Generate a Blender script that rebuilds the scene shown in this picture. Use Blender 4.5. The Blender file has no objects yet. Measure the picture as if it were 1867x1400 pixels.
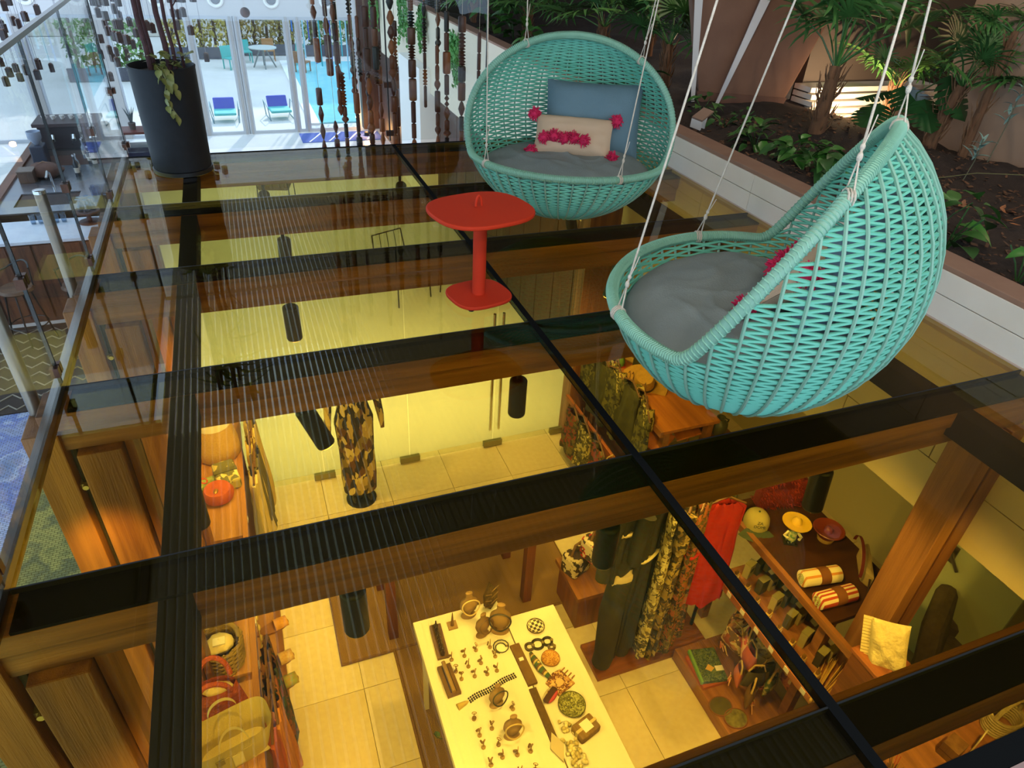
import bpy, math, random
from mathutils import Vector, Matrix, Euler, noise
R = random.Random(7)
S = bpy.context.scene
COL = bpy.context.collection
V = Vector
PI = math.pi

# ------------------------------------------------------------------ camera
cam = bpy.data.cameras.new('camera'); camo = bpy.data.objects.new('camera', cam); COL.objects.link(camo)
cam.sensor_width = 36.0; cam.lens = 1241.88 / 1867 * 36.0; cam.clip_start = .02; cam.clip_end = 300
def cam_matrix(pitch, roll, yaw, loc):
    f = V((math.sin(yaw) * math.cos(pitch), math.cos(yaw) * math.cos(pitch), -math.sin(pitch)))
    r = V((math.cos(yaw), -math.sin(yaw), 0)); u = r.cross(f)
    r2 = r * math.cos(roll) + u * math.sin(roll); u2 = u * math.cos(roll) - r * math.sin(roll)
    m = Matrix((r2, u2, -f)).transposed().to_4x4(); m.translation = loc
    return m
camo.matrix_world = cam_matrix(math.radians(34.3653), math.radians(3.5105), math.radians(22.4437), V((0, 0, 1.6)))
S.camera = camo

# ------------------------------------------------------------------ sky, sun, exposure
S.view_settings.view_transform = 'Standard'; S.view_settings.look = 'None'
S.view_settings.gamma = 1.0; S.view_settings.use_curve_mapping = False
S.view_settings.exposure = 0.0
C_ = S.cycles
C_.max_bounces = 6; C_.diffuse_bounces = 3; C_.glossy_bounces = 3; C_.transmission_bounces = 2; C_.transparent_max_bounces = 16; C_.sample_clamp_indirect = 4.0; C_.caustics_reflective = False; C_.caustics_refractive = False; C_.use_adaptive_sampling = True; C_.adaptive_threshold = .015
W = bpy.data.worlds.new('sky'); S.world = W; W.use_nodes = True
W.node_tree.nodes['Background'].inputs[0].default_value = (.54, .75, 1.0, 1)
W.node_tree.nodes['Background'].inputs[1].default_value = 2.9
sun = bpy.data.lights.new('sun', 'SUN'); sun.energy = 3.0; sun.angle = .02; sun.color = (1, .95, .88)
suno = bpy.data.objects.new('sun', sun); COL.objects.link(suno)
suno.rotation_euler = V((-.25, -.85, -.62)).to_track_quat('-Z', 'Y').to_euler(); suno.location = (4, 40, 30)

# ------------------------------------------------------------------ materials
def lin(h):
    c = [int(h[i:i + 2], 16) / 255 for i in (0, 2, 4)]
    return tuple(x / 12.92 if x <= .04045 else ((x + .055) / 1.055) ** 2.4 for x in c) + (1,)
MATS = {}
def base(name):
    m = bpy.data.materials.new(name); m.use_nodes = True
    nt = m.node_tree; return m, nt, nt.nodes['Principled BSDF'], nt.nodes, nt.links
def mat(hexa, rough=.6, metal=0., hex2=None, scale=8., amt=.5, bump=0., bscale=60., stretch=None, sheen=0., emit=None, estr=0., coat=0., spec=.5):
    key = ('m', hexa, rough, metal, hex2, scale, amt, bump, bscale, stretch, sheen, emit, estr, coat, spec)
    if key in MATS: return MATS[key]
    m, nt, b, N, L = base('m_' + hexa)
    b.inputs['Base Color'].default_value = lin(hexa); b.inputs['Roughness'].default_value = rough; b.inputs['Metallic'].default_value = metal; b.inputs['Specular IOR Level'].default_value = spec
    if coat: b.inputs['Coat Weight'].default_value = coat; b.inputs['Coat Roughness'].default_value = .1
    if sheen: b.inputs['Sheen Weight'].default_value = sheen
    if emit: b.inputs['Emission Color'].default_value = lin(emit); b.inputs['Emission Strength'].default_value = estr
    tc = N.new('ShaderNodeTexCoord'); src = tc.outputs['Object']
    if stretch:
        mp = N.new('ShaderNodeMapping'); mp.inputs['Scale'].default_value = stretch; L.new(src, mp.inputs[0]); src = mp.outputs[0]
    if hex2:
        n = N.new('ShaderNodeTexNoise'); n.inputs['Scale'].default_value = scale; n.inputs['Detail'].default_value = 5
        L.new(src, n.inputs['Vector']); cr = N.new('ShaderNodeValToRGB')
        cr.color_ramp.elements[0].position = .5 - amt / 2; cr.color_ramp.elements[1].position = .5 + amt / 2
        cr.color_ramp.elements[0].color = lin(hexa); cr.color_ramp.elements[1].color = lin(hex2)
        L.new(n.outputs[0], cr.inputs[0]); L.new(cr.outputs[0], b.inputs['Base Color'])
    if bump:
        n2 = N.new('ShaderNodeTexNoise'); n2.inputs['Scale'].default_value = bscale; n2.inputs['Detail'].default_value = 3; L.new(src, n2.inputs['Vector'])
        bp = N.new('ShaderNodeBump'); bp.inputs['Strength'].default_value = bump; bp.inputs['Distance'].default_value = .01
        L.new(n2.outputs[0], bp.inputs['Height']); L.new(bp.outputs[0], b.inputs['Normal'])
    MATS[key] = m; return m
def wood(h1, h2, axis='x', rough=.5, scale=5., coat=0.):
    st = {'x': (.2, 4.5, 4.5), 'y': (4.5, .2, 4.5), 'z': (4.5, 4.5, .2)}[axis]
    return mat(h1, rough, 0, h2, scale, .3, .3, 40., st, 0, None, 0, coat)
def weave(hexa, hex2, sx, sy, rough=.8, ang=0.):
    """woven cloth / jute: two crossed wave textures"""
    key = ('w', hexa, hex2, sx, sy, ang)
    if key in MATS: return MATS[key]
    m, nt, b, N, L = base('weave_' + hexa); b.inputs['Roughness'].default_value = rough
    tc = N.new('ShaderNodeTexCoord'); src = tc.outputs['Object']
    if ang:
        mp = N.new('ShaderNodeMapping'); mp.inputs['Rotation'].default_value = (0, 0, ang); L.new(src, mp.inputs[0]); src = mp.outputs[0]
    ws = []
    for ax, s in (('X', sx), ('Y', sy)):
        w = N.new('ShaderNodeTexWave'); w.bands_direction = ax; w.inputs['Scale'].default_value = s; w.inputs['Distortion'].default_value = 1.2
        L.new(src, w.inputs['Vector']); ws.append(w)
    mul = N.new('ShaderNodeMath'); mul.operation = 'MULTIPLY'; L.new(ws[0].outputs['Fac'], mul.inputs[0]); L.new(ws[1].outputs['Fac'], mul.inputs[1])
    mx = N.new('ShaderNodeMix'); mx.data_type = 'RGBA'; mx.inputs['A'].default_value = lin(hexa); mx.inputs['B'].default_value = lin(hex2)
    L.new(mul.outputs[0], mx.inputs['Factor']); L.new(mx.outputs['Result'], b.inputs['Base Color'])
    bp = N.new('ShaderNodeBump'); bp.inputs['Strength'].default_value = .5; bp.inputs['Distance'].default_value = .01
    L.new(mul.outputs[0], bp.inputs['Height']); L.new(bp.outputs[0], b.inputs['Normal'])
    MATS[key] = m; return m
def stripes(cols, axis='X', scale=10., rough=.8):
    key = ('s', tuple(cols), axis, scale)
    if key in MATS: return MATS[key]
    m, nt, b, N, L = base('stripe_' + cols[0]); b.inputs['Roughness'].default_value = rough
    tc = N.new('ShaderNodeTexCoord'); sep = N.new('ShaderNodeSeparateXYZ'); L.new(tc.outputs['Object'], sep.inputs[0])
    mu = N.new('ShaderNodeMath'); mu.operation = 'MULTIPLY'; mu.inputs[1].default_value = scale; L.new(sep.outputs[axis], mu.inputs[0])
    fr = N.new('ShaderNodeMath'); fr.operation = 'FRACT'; L.new(mu.outputs[0], fr.inputs[0])
    cr = N.new('ShaderNodeValToRGB'); cr.color_ramp.interpolation = 'CONSTANT'; el = cr.color_ramp.elements
    el[0].color = lin(cols[0])
    for i, c in enumerate(cols[1:]):
        e = el[1] if i == 0 else el.new(0.9)
        e.position = (i + 1) / len(cols); e.color = lin(c)
    L.new(fr.outputs[0], cr.inputs[0]); L.new(cr.outputs[0], b.inputs['Base Color']); MATS[key] = m; return m
def cells(cols, scale=20., rough=.8, stretch=None):
    """patches of print: voronoi cells coloured from a list"""
    key = ('v', tuple(cols), scale, stretch)
    if key in MATS: return MATS[key]
    m, nt, b, N, L = base('print_' + cols[0]); b.inputs['Roughness'].default_value = rough
    tc = N.new('ShaderNodeTexCoord'); src = tc.outputs['Object']
    if stretch:
        mp = N.new('ShaderNodeMapping'); mp.inputs['Scale'].default_value = stretch; L.new(src, mp.inputs[0]); src = mp.outputs[0]
    nz = N.new('ShaderNodeTexNoise'); nz.inputs['Scale'].default_value = scale * .6; L.new(src, nz.inputs['Vector'])
    ad = N.new('ShaderNodeMix'); ad.data_type = 'RGBA'; ad.blend_type = 'ADD'; ad.inputs['Factor'].default_value = .12
    L.new(src, ad.inputs['A']); L.new(nz.outputs['Color'], ad.inputs['B'])
    vo = N.new('ShaderNodeTexVoronoi'); vo.inputs['Scale'].default_value = scale; L.new(ad.outputs['Result'], vo.inputs['Vector'])
    sp = N.new('ShaderNodeSeparateColor'); L.new(vo.outputs['Color'], sp.inputs[0])
    cr = N.new('ShaderNodeValToRGB'); cr.color_ramp.interpolation = 'CONSTANT'; el = cr.color_ramp.elements
    el[0].color = lin(cols[0])
    for i, c in enumerate(cols[1:]):
        e = el[1] if i == 0 else el.new(0.9)
        e.position = (i + 1) / len(cols); e.color = lin(c)
    L.new(sp.outputs[0], cr.inputs[0]); L.new(cr.outputs[0], b.inputs['Base Color']); MATS[key] = m; return m
def glass(tint, refl=1., rough=0.):
    """thin sheet glass: tinted see-through plus a Schlick mirror term, the same on both faces"""
    key = ('g', tint, refl, rough)
    if key in MATS: return MATS[key]
    m = bpy.data.materials.new('glass_' + tint); m.use_nodes = True; N = m.node_tree.nodes; L = m.node_tree.links
    N.remove(N['Principled BSDF']); out = N['Material Output']
    t = N.new('ShaderNodeBsdfTransparent'); t.inputs[0].default_value = lin(tint)
    g = N.new('ShaderNodeBsdfGlossy'); g.inputs['Roughness'].default_value = rough
    lw = N.new('ShaderNodeLayerWeight'); lw.inputs[0].default_value = .5
    p = N.new('ShaderNodeMath'); p.operation = 'POWER'; p.inputs[1].default_value = 5; L.new(lw.outputs['Facing'], p.inputs[0])
    a = N.new('ShaderNodeMath'); a.operation = 'MULTIPLY_ADD'; a.inputs[1].default_value = .96 * refl; a.inputs[2].default_value = .04 * refl; L.new(p.outputs[0], a.inputs[0])
    mx = N.new('ShaderNodeMixShader'); L.new(a.outputs[0], mx.inputs[0]); L.new(t.outputs[0], mx.inputs[1]); L.new(g.outputs[0], mx.inputs[2])
    L.new(mx.outputs[0], out.inputs['Surface']); MATS[key] = m; return m

# ------------------------------------------------------------------ mesh builder
class MB:
    def __init__(s): s.v = []; s.f = []
    def add(s, vs, fs, M=None):
        o = len(s.v); s.v += [tuple(M @ V(p)) if M else tuple(p) for p in vs]; s.f += [tuple(o + i for i in f) for f in fs]; return s
    def box(s, c, d, M=None):
        x, y, z = d[0] / 2, d[1] / 2, d[2] / 2
        vs = [(c[0] + i * x, c[1] + j * y, c[2] + k * z) for i in (-1, 1) for j in (-1, 1) for k in (-1, 1)]
        return s.add(vs, [(0, 1, 3, 2), (4, 6, 7, 5), (0, 4, 5, 1), (2, 3, 7, 6), (0, 2, 6, 4), (1, 5, 7, 3)], M)
    def bx(s, x0, x1, y0, y1, z0, z1): return s.box(((x0 + x1) / 2, (y0 + y1) / 2, (z0 + z1) / 2), (x1 - x0, y1 - y0, z1 - z0))
    def cyl(s, p, q, r0, r1=None, n=12, caps=True):
        r1 = r0 if r1 is None else r1; p, q = V(p), V(q); d = (q - p).normalized()
        a = d.orthogonal().normalized(); b = d.cross(a); vs = []
        for P, r in ((p, r0), (q, r1)):
            vs += [P + (a * math.cos(2 * PI * i / n) + b * math.sin(2 * PI * i / n)) * r for i in range(n)]
        fs = [(i, (i + 1) % n, n + (i + 1) % n, n + i) for i in range(n)]
        if caps: fs += [tuple(range(n - 1, -1, -1)), tuple(range(n, 2 * n))]
        return s.add(vs, fs)
    def tube(s, pts, r, n=6, closed=False, caps=True):
        pts = [V(p) for p in pts]; m = len(pts); vs = []; up = None
        for i, p in enumerate(pts):
            a = pts[(i - 1) % m] if (closed or i) else p; b = pts[(i + 1) % m] if (closed or i < m - 1) else p
            d = (b - a).normalized() if (b - a).length > 1e-9 else V((0, 0, 1))
            if up is None: up = d.orthogonal().normalized()
            up = (up - d * up.dot(d)); up = up.normalized() if up.length > 1e-6 else d.orthogonal().normalized()
            w = d.cross(up); rr = r[i] if isinstance(r, (list, tuple)) else r
            vs += [p + (up * math.cos(2 * PI * k / n) + w * math.sin(2 * PI * k / n)) * rr for k in range(n)]
        fs = []
        for i in range(m if closed else m - 1):
            j = (i + 1) % m
            fs += [(i * n + k, i * n + (k + 1) % n, j * n + (k + 1) % n, j * n + k) for k in range(n)]
        if caps and not closed: fs += [tuple(range(n - 1, -1, -1)), tuple((m - 1) * n + k for k in range(n))]
        return s.add(vs, fs)
    def lathe(s, prof, n=16, M=None, sx=1., sy=1.):
        vs = []; fs = []
        for r, z in prof: vs += [(r * sx * math.cos(2 * PI * k / n), r * sy * math.sin(2 * PI * k / n), z) for k in range(n)]
        for i in range(len(prof) - 1): fs += [(i * n + k, i * n + (k + 1) % n, (i + 1) * n + (k + 1) % n, (i + 1) * n + k) for k in range(n)]
        if prof[0][0] > 1e-4: fs.append(tuple(range(n - 1, -1, -1)))
        if prof[-1][0] > 1e-4: fs.append(tuple((len(prof) - 1) * n + k for k in range(n)))
        return s.add(vs, fs, M)
    def ball(s, c, r, n=10, m=6, sc=(1, 1, 1), jit=0, rnd=None):
        prof = [(math.sin(PI * i / m), -math.cos(PI * i / m)) for i in range(m + 1)]; vs = []; fs = []
        for pr, pz in prof:
            for k in range(n):
                q = r * (1 + (rnd.uniform(-jit, jit) if rnd else 0))
                vs.append((c[0] + q * sc[0] * pr * math.cos(2 * PI * k / n), c[1] + q * sc[1] * pr * math.sin(2 * PI * k / n), c[2] + q * sc[2] * pz))
        for i in range(m): fs += [(i * n + k, i * n + (k + 1) % n, (i + 1) * n + (k + 1) % n, (i + 1) * n + k) for k in range(n)]
        return s.add(vs, fs)
    def prism(s, poly, z0, z1, M=None):
        n = len(poly); vs = [(x, y, z0) for x, y in poly] + [(x, y, z1) for x, y in poly]
        return s.add(vs, [tuple(range(n - 1, -1, -1)), tuple(range(n, 2 * n))] + [(i, (i + 1) % n, n + (i + 1) % n, n + i) for i in range(n)], M)
    def grid(s, fn, nu, nv, cu=False, cv=False):
        o = len(s.v); s.v += [tuple(fn(i / nu, j / nv)) for i in range(nu + (0 if cu else 1)) for j in range(nv + (0 if cv else 1))]
        w = nv + (0 if cv else 1); h = nu + (0 if cu else 1)
        for i in range(nu):
            for j in range(nv):
                s.f.append((o + i * w + j, o + ((i + 1) % h) * w + j, o + ((i + 1) % h) * w + (j + 1) % w, o + i * w + (j + 1) % w))
        return s
    def mesh(s, name, m, smooth=False):
        me = bpy.data.meshes.new(name); me.from_pydata(s.v, [], s.f)
        if m: me.materials.append(m)
        if smooth:
            me.polygons.foreach_set('use_smooth', [True] * len(me.polygons)); 
            try: me.set_sharp_from_angle(angle=math.radians(42))
            except Exception: pass
        me.update(); return me
    def build(s, name, m, parent=None, smooth=False, bevel=0., loc=None, rot=None):
        return put(s.mesh(name, m, smooth), name, parent, loc, rot, bevel)
def put(me, name, parent=None, loc=None, rot=None, bevel=0., scale=None):
    o = bpy.data.objects.new(name, me); COL.objects.link(o)
    if parent: o.parent = parent
    if loc: o.location = loc
    if rot: o.rotation_euler = rot
    if scale: o.scale = scale if hasattr(scale, '__len__') else (scale,) * 3
    if bevel:
        b = o.modifiers.new('bevel', 'BEVEL'); b.width = bevel; b.segments = 2; b.limit_method = 'ANGLE'
    return o
def tag(o, label, cat, group=None, kind=None):
    if label: o['label'] = label
    if cat: o['category'] = cat
    if group: o['group'] = group
    if kind: o['kind'] = kind
    return o
def thing(name, label, cat, loc=(0, 0, 0), rz=0., group=None, rot=None):
    o = bpy.data.objects.new(name, None); COL.objects.link(o); o.location = loc; o.rotation_euler = rot or (0, 0, rz); o.empty_display_size = .05
    return tag(o, label, cat, group)
def struct(o): o['kind'] = 'structure'; return o
def copy_tree(o, parent=None):
    c = o.copy(); COL.objects.link(c)
    if parent: c.parent = parent
    for ch in list(o.children): copy_tree(ch, c)
    return c
ORD = ['first', 'second', 'third', 'fourth', 'fifth', 'sixth', 'seventh', 'eighth', 'ninth', 'tenth', 'eleventh', 'twelfth', 'thirteenth', 'fourteenth', 'fifteenth', 'sixteenth', 'seventeenth', 'eighteenth', 'nineteenth', 'twentieth']
def rotmat(o, e): return Matrix.Translation(o) @ Euler(e).to_matrix().to_4x4()

M_BLACK = mat('141416', .35); M_DARK = mat('1c1c1e', .5); M_MATTE = mat('121212', .9, spec=.08); M_STEEL = mat('9a948e', .28, 1.); M_CHROME = mat('d8d8d8', .12, 1.)
M_BEAM = wood('a06e42', '6e4626', 'x', .5); M_POST = wood('96663a', '6c4222', 'z', .5); M_SHELF = wood('a26c3c', '83522a', 'y', .45)
M_CREAM = mat('e6dccd', .7, 0, 'd8ccba', 3., .6, .1, 30.); M_WHITE = mat('eeeae4', .6); M_CAP = mat('98755f', .7, 0, '876350', 6., .6)
M_SHOPFLOOR = mat('dccfa8', .35, 0, 'cdbd92', 14., .7)
M_CORD = mat('cbbba0', .8)
# ------------------------------------------------------------------ glass mezzanine floor
LY = [5.704, 4.661, 3.670, 2.640, 1.615, .592, .386]
XL, XM, XR = -.80, 1.171, 3.21
G_FLOOR = glass('f0e4a2', .85, .0)
floor = MB()
floor.bx(XM - .015, XM + .015, LY[-1], LY[0], -.03, .0012)                     # black mid seam
floor.bx(XL - .03, XR, LY[-1] - .06, LY[-1] - .002, -.06, .004)               # black near frame
floor.bx(XL - .02, XR, LY[0] + .002, LY[0] + .02, -.05, .004)
floor = struct(floor.build('floor', M_MATTE))
def strip(y0, y1): return MB().bx(XL + .02, XR, y0, y1, -.034, -.0225)
for i, y in enumerate(LY[:-1]):
    nw = .14 if i < 5 else .11
    strip(y - nw, y + .0).build('steel_strip', M_MATTE, floor)
    MB().bx(XL, XR, y - .006, y - .001, -.02, .0008).build('joint_line', M_STEEL if i < 2 else M_DARK, floor)
    w = MB(); w.bx(XL - .09, XR + .02, y - nw + .001, y + .035, -.115, -.036); w.bx(XL - .07, XR + .02, y - nw + .015, y + .02, -.22, -.118)
    w.build('timber_beam', M_BEAM, floor, bevel=.004)
for i in range(len(LY) - 1):
    for x0, x1 in ((XL + .005, XM - .016), (XM + .016, XR - .002)):
        MB().bx(x0, x1, LY[i + 1] + .001, LY[i] - .007, -.02, 0).build('glass_panel', G_FLOOR, floor)
for x0, x1 in ((-.425, -.335), (2.66, 2.75)):
    MB().bx(x0, x1, .4, 5.70, -.16, -.037).build('steel_purlin', mat('1c1911', .8, spec=.15), floor)
edge = MB(); edge.bx(XL - .03, XL + .004, LY[-1], LY[0], -.03, .03); struct(edge.build('trim_1', M_STEEL))
lb = MB().bx(-3, 3.2, -1.6, LY[-1] - .062, -.25, .002); struct(lb.build('floor_landing', mat('b08f86', .6, 0, '9c7c74', 9., .6)))

# ------------------------------------------------------------------ glass railings (left side and far edge)
G_RAIL = glass('fafcfb', .7)
def railing(label, segs, axis, fixed, top):
    t = thing('glass_railing', label, 'railing', (0, 0, 0))
    for a, b in segs:
        m = MB()
        if axis == 'y': m.bx(fixed - .006, fixed + .006, a + .006, b - .006, .03, top)
        else: m.bx(a + .006, b - .006, fixed - .006, fixed + .006, .03, top)
        m.build('glass_panel', G_RAIL, t)
    ends = sorted({p for s_ in segs for p in s_})
    for e in ends:
        k = MB()
        if axis == 'y': k.bx(fixed - .006, fixed + .006, e - .005, e + .005, .03, top)
        else: k.bx(e - .005, e + .005, fixed - .006, fixed + .006, .03, top)
        k.build('gasket', M_DARK, t)
        for z in (.09, .46):
            c = MB()
            for d in (-.018, .018):
                p = (fixed, e + d, z) if axis == 'y' else (e + d, fixed, z)
                q = (.03, .026, .04) if axis == 'y' else (.026, .03, .04)
                c.box(p, q)
            c.build('clip', mat('5c3f33', .3, .8), t)
    r = MB()
    if axis == 'y': r.bx(fixed - .012, fixed + .012, segs[-1][0], segs[0][1], top, top + .02)
    else: r.bx(segs[0][0], segs[-1][1], fixed - .012, fixed + .012, top, top + .02)
    r.build('top_rail', M_STEEL, t)
    return t
railing('clear glass railing along the left edge above the bar', [(LY[i + 1] - .02, LY[i] - .02) for i in range(5)], 'y', XL, 1.08)
railing('clear glass railing along the far edge behind the black pot', [(-.80, 1.15), (1.15, 1.97)], 'x', 5.735, 1.16)
for i, y in enumerate((2.66, 3.72)):
    t = thing('railing_post', ['thick round steel tube outside the railing, nearest the camera', 'round steel tube outside the railing beside the white bar counter'][i], 'post', (-.93, y, -.2), 0, 'stub posts outside the railing')
    MB().lathe([(.026, 0), (.026, .62), (.022, .625)], 14).build('tube', mat('8d8072', .35, .9), t, True)
    MB().lathe([(.0275, .615), (.0275, .63), (.02, .633)], 14).build('cap', M_CHROME, t, True)
    MB().bx(0, .12, -.02, .02, .02, .06).build('bracket', M_DARK, t)

# ------------------------------------------------------------------ slatted roof over the mezzanine and solid roof over the planting bed
cs = M_CEIL = mat('b9a88c', .7)
ceil = MB(); ceil.bx(-1.2, 3.2, -1.6, -1.4, 2.9, 3.1); ceil.bx(-1.2, 3.2, 13.8, 14.0, 2.9, 3.1); ceil = struct(ceil.build('ceiling', cs))
sl = MB().bx(-.024, .024, -1.4, 13.8, 2.92, 3.0).mesh('ceiling_slat', cs)
for i in range(64): put(sl, 'ceiling_slat', ceil, (-1.22 + i * .07, 0, 0))
struct(MB().bx(-1.25, 3.2, -1.6, 6.6, 3.2, 3.21).build('window_50', glass('cfccc2', .5)))  # unseen tinted pane, added to dim the sky mirrored between the slats
struct(MB().bx(-8, -1.25, -1.6, 6.5, 2.9, 3.1).build('ceiling_side', mat('5a4a3c', .8)))
struct(MB().bx(3.2, 8.0, -1.6, 13.0, 2.9, 3.1).build('ceiling_slab', mat('6b5f55', .8)))
LIGHTS = []
FILL_ENERGY = 52
def lamp(name, kind, loc, energy, color, size=.1, target=None, spot=None, blend=.6, parent=None):
    l = bpy.data.lights.new(name, kind); l.energy = energy; l.color = color
    if kind == 'AREA': l.shape = 'DISK'; l.size = size
    if kind in ('SPOT', 'POINT'): l.shadow_soft_size = size
    if spot: l.spot_size = math.radians(spot); l.spot_blend = blend
    o = bpy.data.objects.new(name, l); COL.objects.link(o); o.location = loc
    if target is not None: o.rotation_euler = (V(target) - V(loc)).to_track_quat('-Z', 'Y').to_euler()
    if parent: o.parent = parent
    return o
dl = [(-.5, -.7), (.8, -.7), (2.1, -.7), (3.0, -.6), (-.6, .5), (.6, .6), (1.8, .6), (2.9, .6)]  # added fill lamps over and behind the camera, clear of floor reflections
for i, (x, y) in enumerate(dl):
    t = thing('ceiling_fill', 'added round white fill lamp in the slatted roof, %s of eight' % ORD[i], 'lamp', (x, y, 2.86), 0, 'added fill lamps in the slatted roof')
    MB().lathe([(.06, 0), (.07, 0), (.07, .07), (.055, .07), (.055, .01)], 16).build('housing', M_WHITE, t, True)
    lamp('fill_lamp', 'SPOT', (0, 0, -.01), FILL_ENERGY, (1, .90, .77), .06, (1.0, 2.6, -2.4), 120, .8, parent=t)

for i, (x, y) in enumerate(((4.5, 3.0), (4.5, 4.9), (4.4, 7.2))):  # fill lamps added to brighten the bed and the wall behind it
    t = thing('bed_fill', '%s warm fill lamp added above the planting bed, from the camera' % ORD[i], 'lamp', (x, y, 2.86), 0, 'added fill lamps above the planting bed')
    MB().lathe([(.06, 0), (.07, 0), (.07, .04), (.055, .04), (.055, .01)], 16).build('housing', M_WHITE, t, True)
    lamp('fill_lamp', 'SPOT', (0, 0, -.01), 75, (1, .82, .62), .05, (.55, .3, -2.2), 110, .8, parent=t)
# ------------------------------------------------------------------ planter wall, bed, back walls
pw = MB().bx(XR, XR + .02, 5.71, 16.5, -1.0, .255); pw.bx(XR, XR + .16, -1.4, 5.7, -1.0, -.02); pw.bx(XR + .005, XR + .16, 5.7, 16.5, -1.0, .25)
pw.bx(XR + .012, XR + .16, -1.4, 5.7, -.02, .25); pw = struct(pw.build('wall_planter', mat('d9cbb2', .7)))
def slab(name, x, z0, z1, y0, y1, m=M_CREAM, par=pw): MB().bx(x - .012, x + .012, y0, y1, z0, z1).build(name, m, par, bevel=.002)
ys = [-1.4, 1.2, 2.45, 3.7, 4.95, 5.7]
for k in range(len(ys) - 1):
    slab('fascia_panel', XR + .004, .006, .128, ys[k] + .002, ys[k + 1] - .002)
    slab('fascia_panel', XR + .004, .132, .25, ys[k] + .002, ys[k + 1] - .002)
ys2 = [-1.4, .6, 1.5, 2.4, 3.3, 4.2, 5.1, 5.7]
M_OCH = mat('dcc9a0', .7, 0, 'cdb88a', 5., .7, .1, 40.)
for k in range(len(ys2) - 1):
    for z0, z1 in ((-.36, -.04), (-.68, -.365), (-1.0, -.685)):
        o_ = 0.3 if z0 == -.68 else 0
        slab('fascia_panel', XR - .006, z0, z1, ys2[k] + .003 + o_ * (k > 0), ys2[k + 1] - .003 + o_ * (k < len(ys2) - 2), M_OCH)
MB().bx(XR - .015, XR + .02, -1.4, 5.7, -.04, .006).build('skirting', mat('bda595', .7), pw)
cap = MB(); cap.bx(XR - .005, XR + .165, -1.4, 16.5, .25, .278); struct(cap.build('trim_2', M_CAP, bevel=.004))
# soil
M_SOIL = mat('1d130d', .95, 0, '34251b', 12., .7, 1., 90.)
def soil_z(x, y): return .17 + .1 * noise.noise(V((x * 1.7, y * 1.7, .3))) + .03 * noise.noise(V((x * 9, y * 9, 2)))
struct(MB().grid(lambda u, v: (XR + .15 + u * 5.0, -1.4 + v * 17.9, soil_z(XR + .15 + u * 5.0, -1.4 + v * 17.9)), 40, 120).build('floor_planting_bed', M_SOIL, None, True))
# bark chips and dead leaves on the soil: nobody could count them
M_CHIP = mat('6d4a30', .9, 0, '3a271b', 30.)
ch = MB()
for i in range(1500):
    x = R.uniform(3.5, 5.5); y = R.uniform(1.2, 5.45); z = soil_z(x, y) + .006; s = R.uniform(.008, .022)
    ch.box((0, 0, 0), (s * 2, s, .004), rotmat((x, y, z), (R.uniform(-.5, .5), R.uniform(-.5, .5), R.uniform(0, 6))))
tag(ch.build('bark_chips', M_CHIP), 'brown bark chips and dry leaf bits scattered on the dark soil', 'mulch', None, 'stuff')
# beige stone wall behind the bed
M_STONE = mat('a68b74', .8, 0, '8d725d', 2.5, .6, .15, 25.)
wr = MB().bx(5.72, 5.9, -1.4, 4.55, -.2, 2.9); wr = struct(wr.build('wall_right', mat('6f5c4d', .8)))
for k, (y0, y1) in enumerate(((-1.4, .5), (.5, 2.2), (2.2, 3.5), (3.5, 4.55))):
    for j, (z0, z1) in enumerate(((0, .72), (.726, 1.44), (1.446, 2.2), (2.206, 2.9))):
        slab('stone_panel', 5.712, z0, z1, y0 + .003, y1 - .003, M_STONE, wr)
# brown block pillar and dark recess beyond it
pil = thing('block_pillar', 'wide brown rendered block pillar flaring upward from the bed behind white straps', 'pillar', (4.7, 5.91, .0))
def flare(z, off=0.):
    k = z - .2; l = V((4.35 - .247 * k, 6.10 + .13 * k, z)); r = V((5.06 + .27 * k, 5.72 - .141 * k, z)); n = V((.472, .882, 0)); u = (r - l).normalized()
    o = V((4.7, 5.91, 0)); return [l - u * off - n * off - o, r + u * off - n * off - o, r + u * off + n * .45 - o, l - u * off + n * .45 - o]
def frus(z0, z1, off): return MB().add(flare(z0, off) + flare(z1, off), [(3, 2, 1, 0), (4, 5, 6, 7), (0, 1, 5, 4), (1, 2, 6, 5), (2, 3, 7, 6), (3, 0, 4, 7)])
frus(.0, 2.9, 0.).build('shaft', mat('7d5b47', .85, 0, '6b4b3a', 4., .6, .1, 40.), pil, bevel=.01)
frus(.0, .27, .012).build('plinth', mat('69493a', .85), pil)
wb = MB().bx(5.72, 9.5, 4.37, 4.55, -.2, 2.9); wb = struct(wb.build('wall_recess_side', M_STONE))
struct(MB().bx(9.0, 9.2, 4.5, 14, -.3, 2.9).build('wall_back_right', mat('d7b48c', .8)))
struct(MB().bx(3.37, 9.2, 13.0, 13.2, -.2, 2.9).build('wall_back', mat('2c2a26', .9)))
lv = thing('louvre_bench', 'low cream slatted step at the foot of the recess behind the palm', 'step', (6.0, 5.6, .1))
for k in range(5): MB().bx(-.75, .9, -.02 - .03 * (4 - k), .22, .0 + k * .06, .045 + k * .06).build('slat', M_CREAM, lv)
MB().bx(-.73, .88, .03, .2, -.05, .28).build('core', M_DARK, lv)
rb = MB().bx(5.35, 8.2, 5.83, 5.95, .1, 2.9); struct(rb.build('wall_recess', mat('4a4038', .7)))
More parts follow.
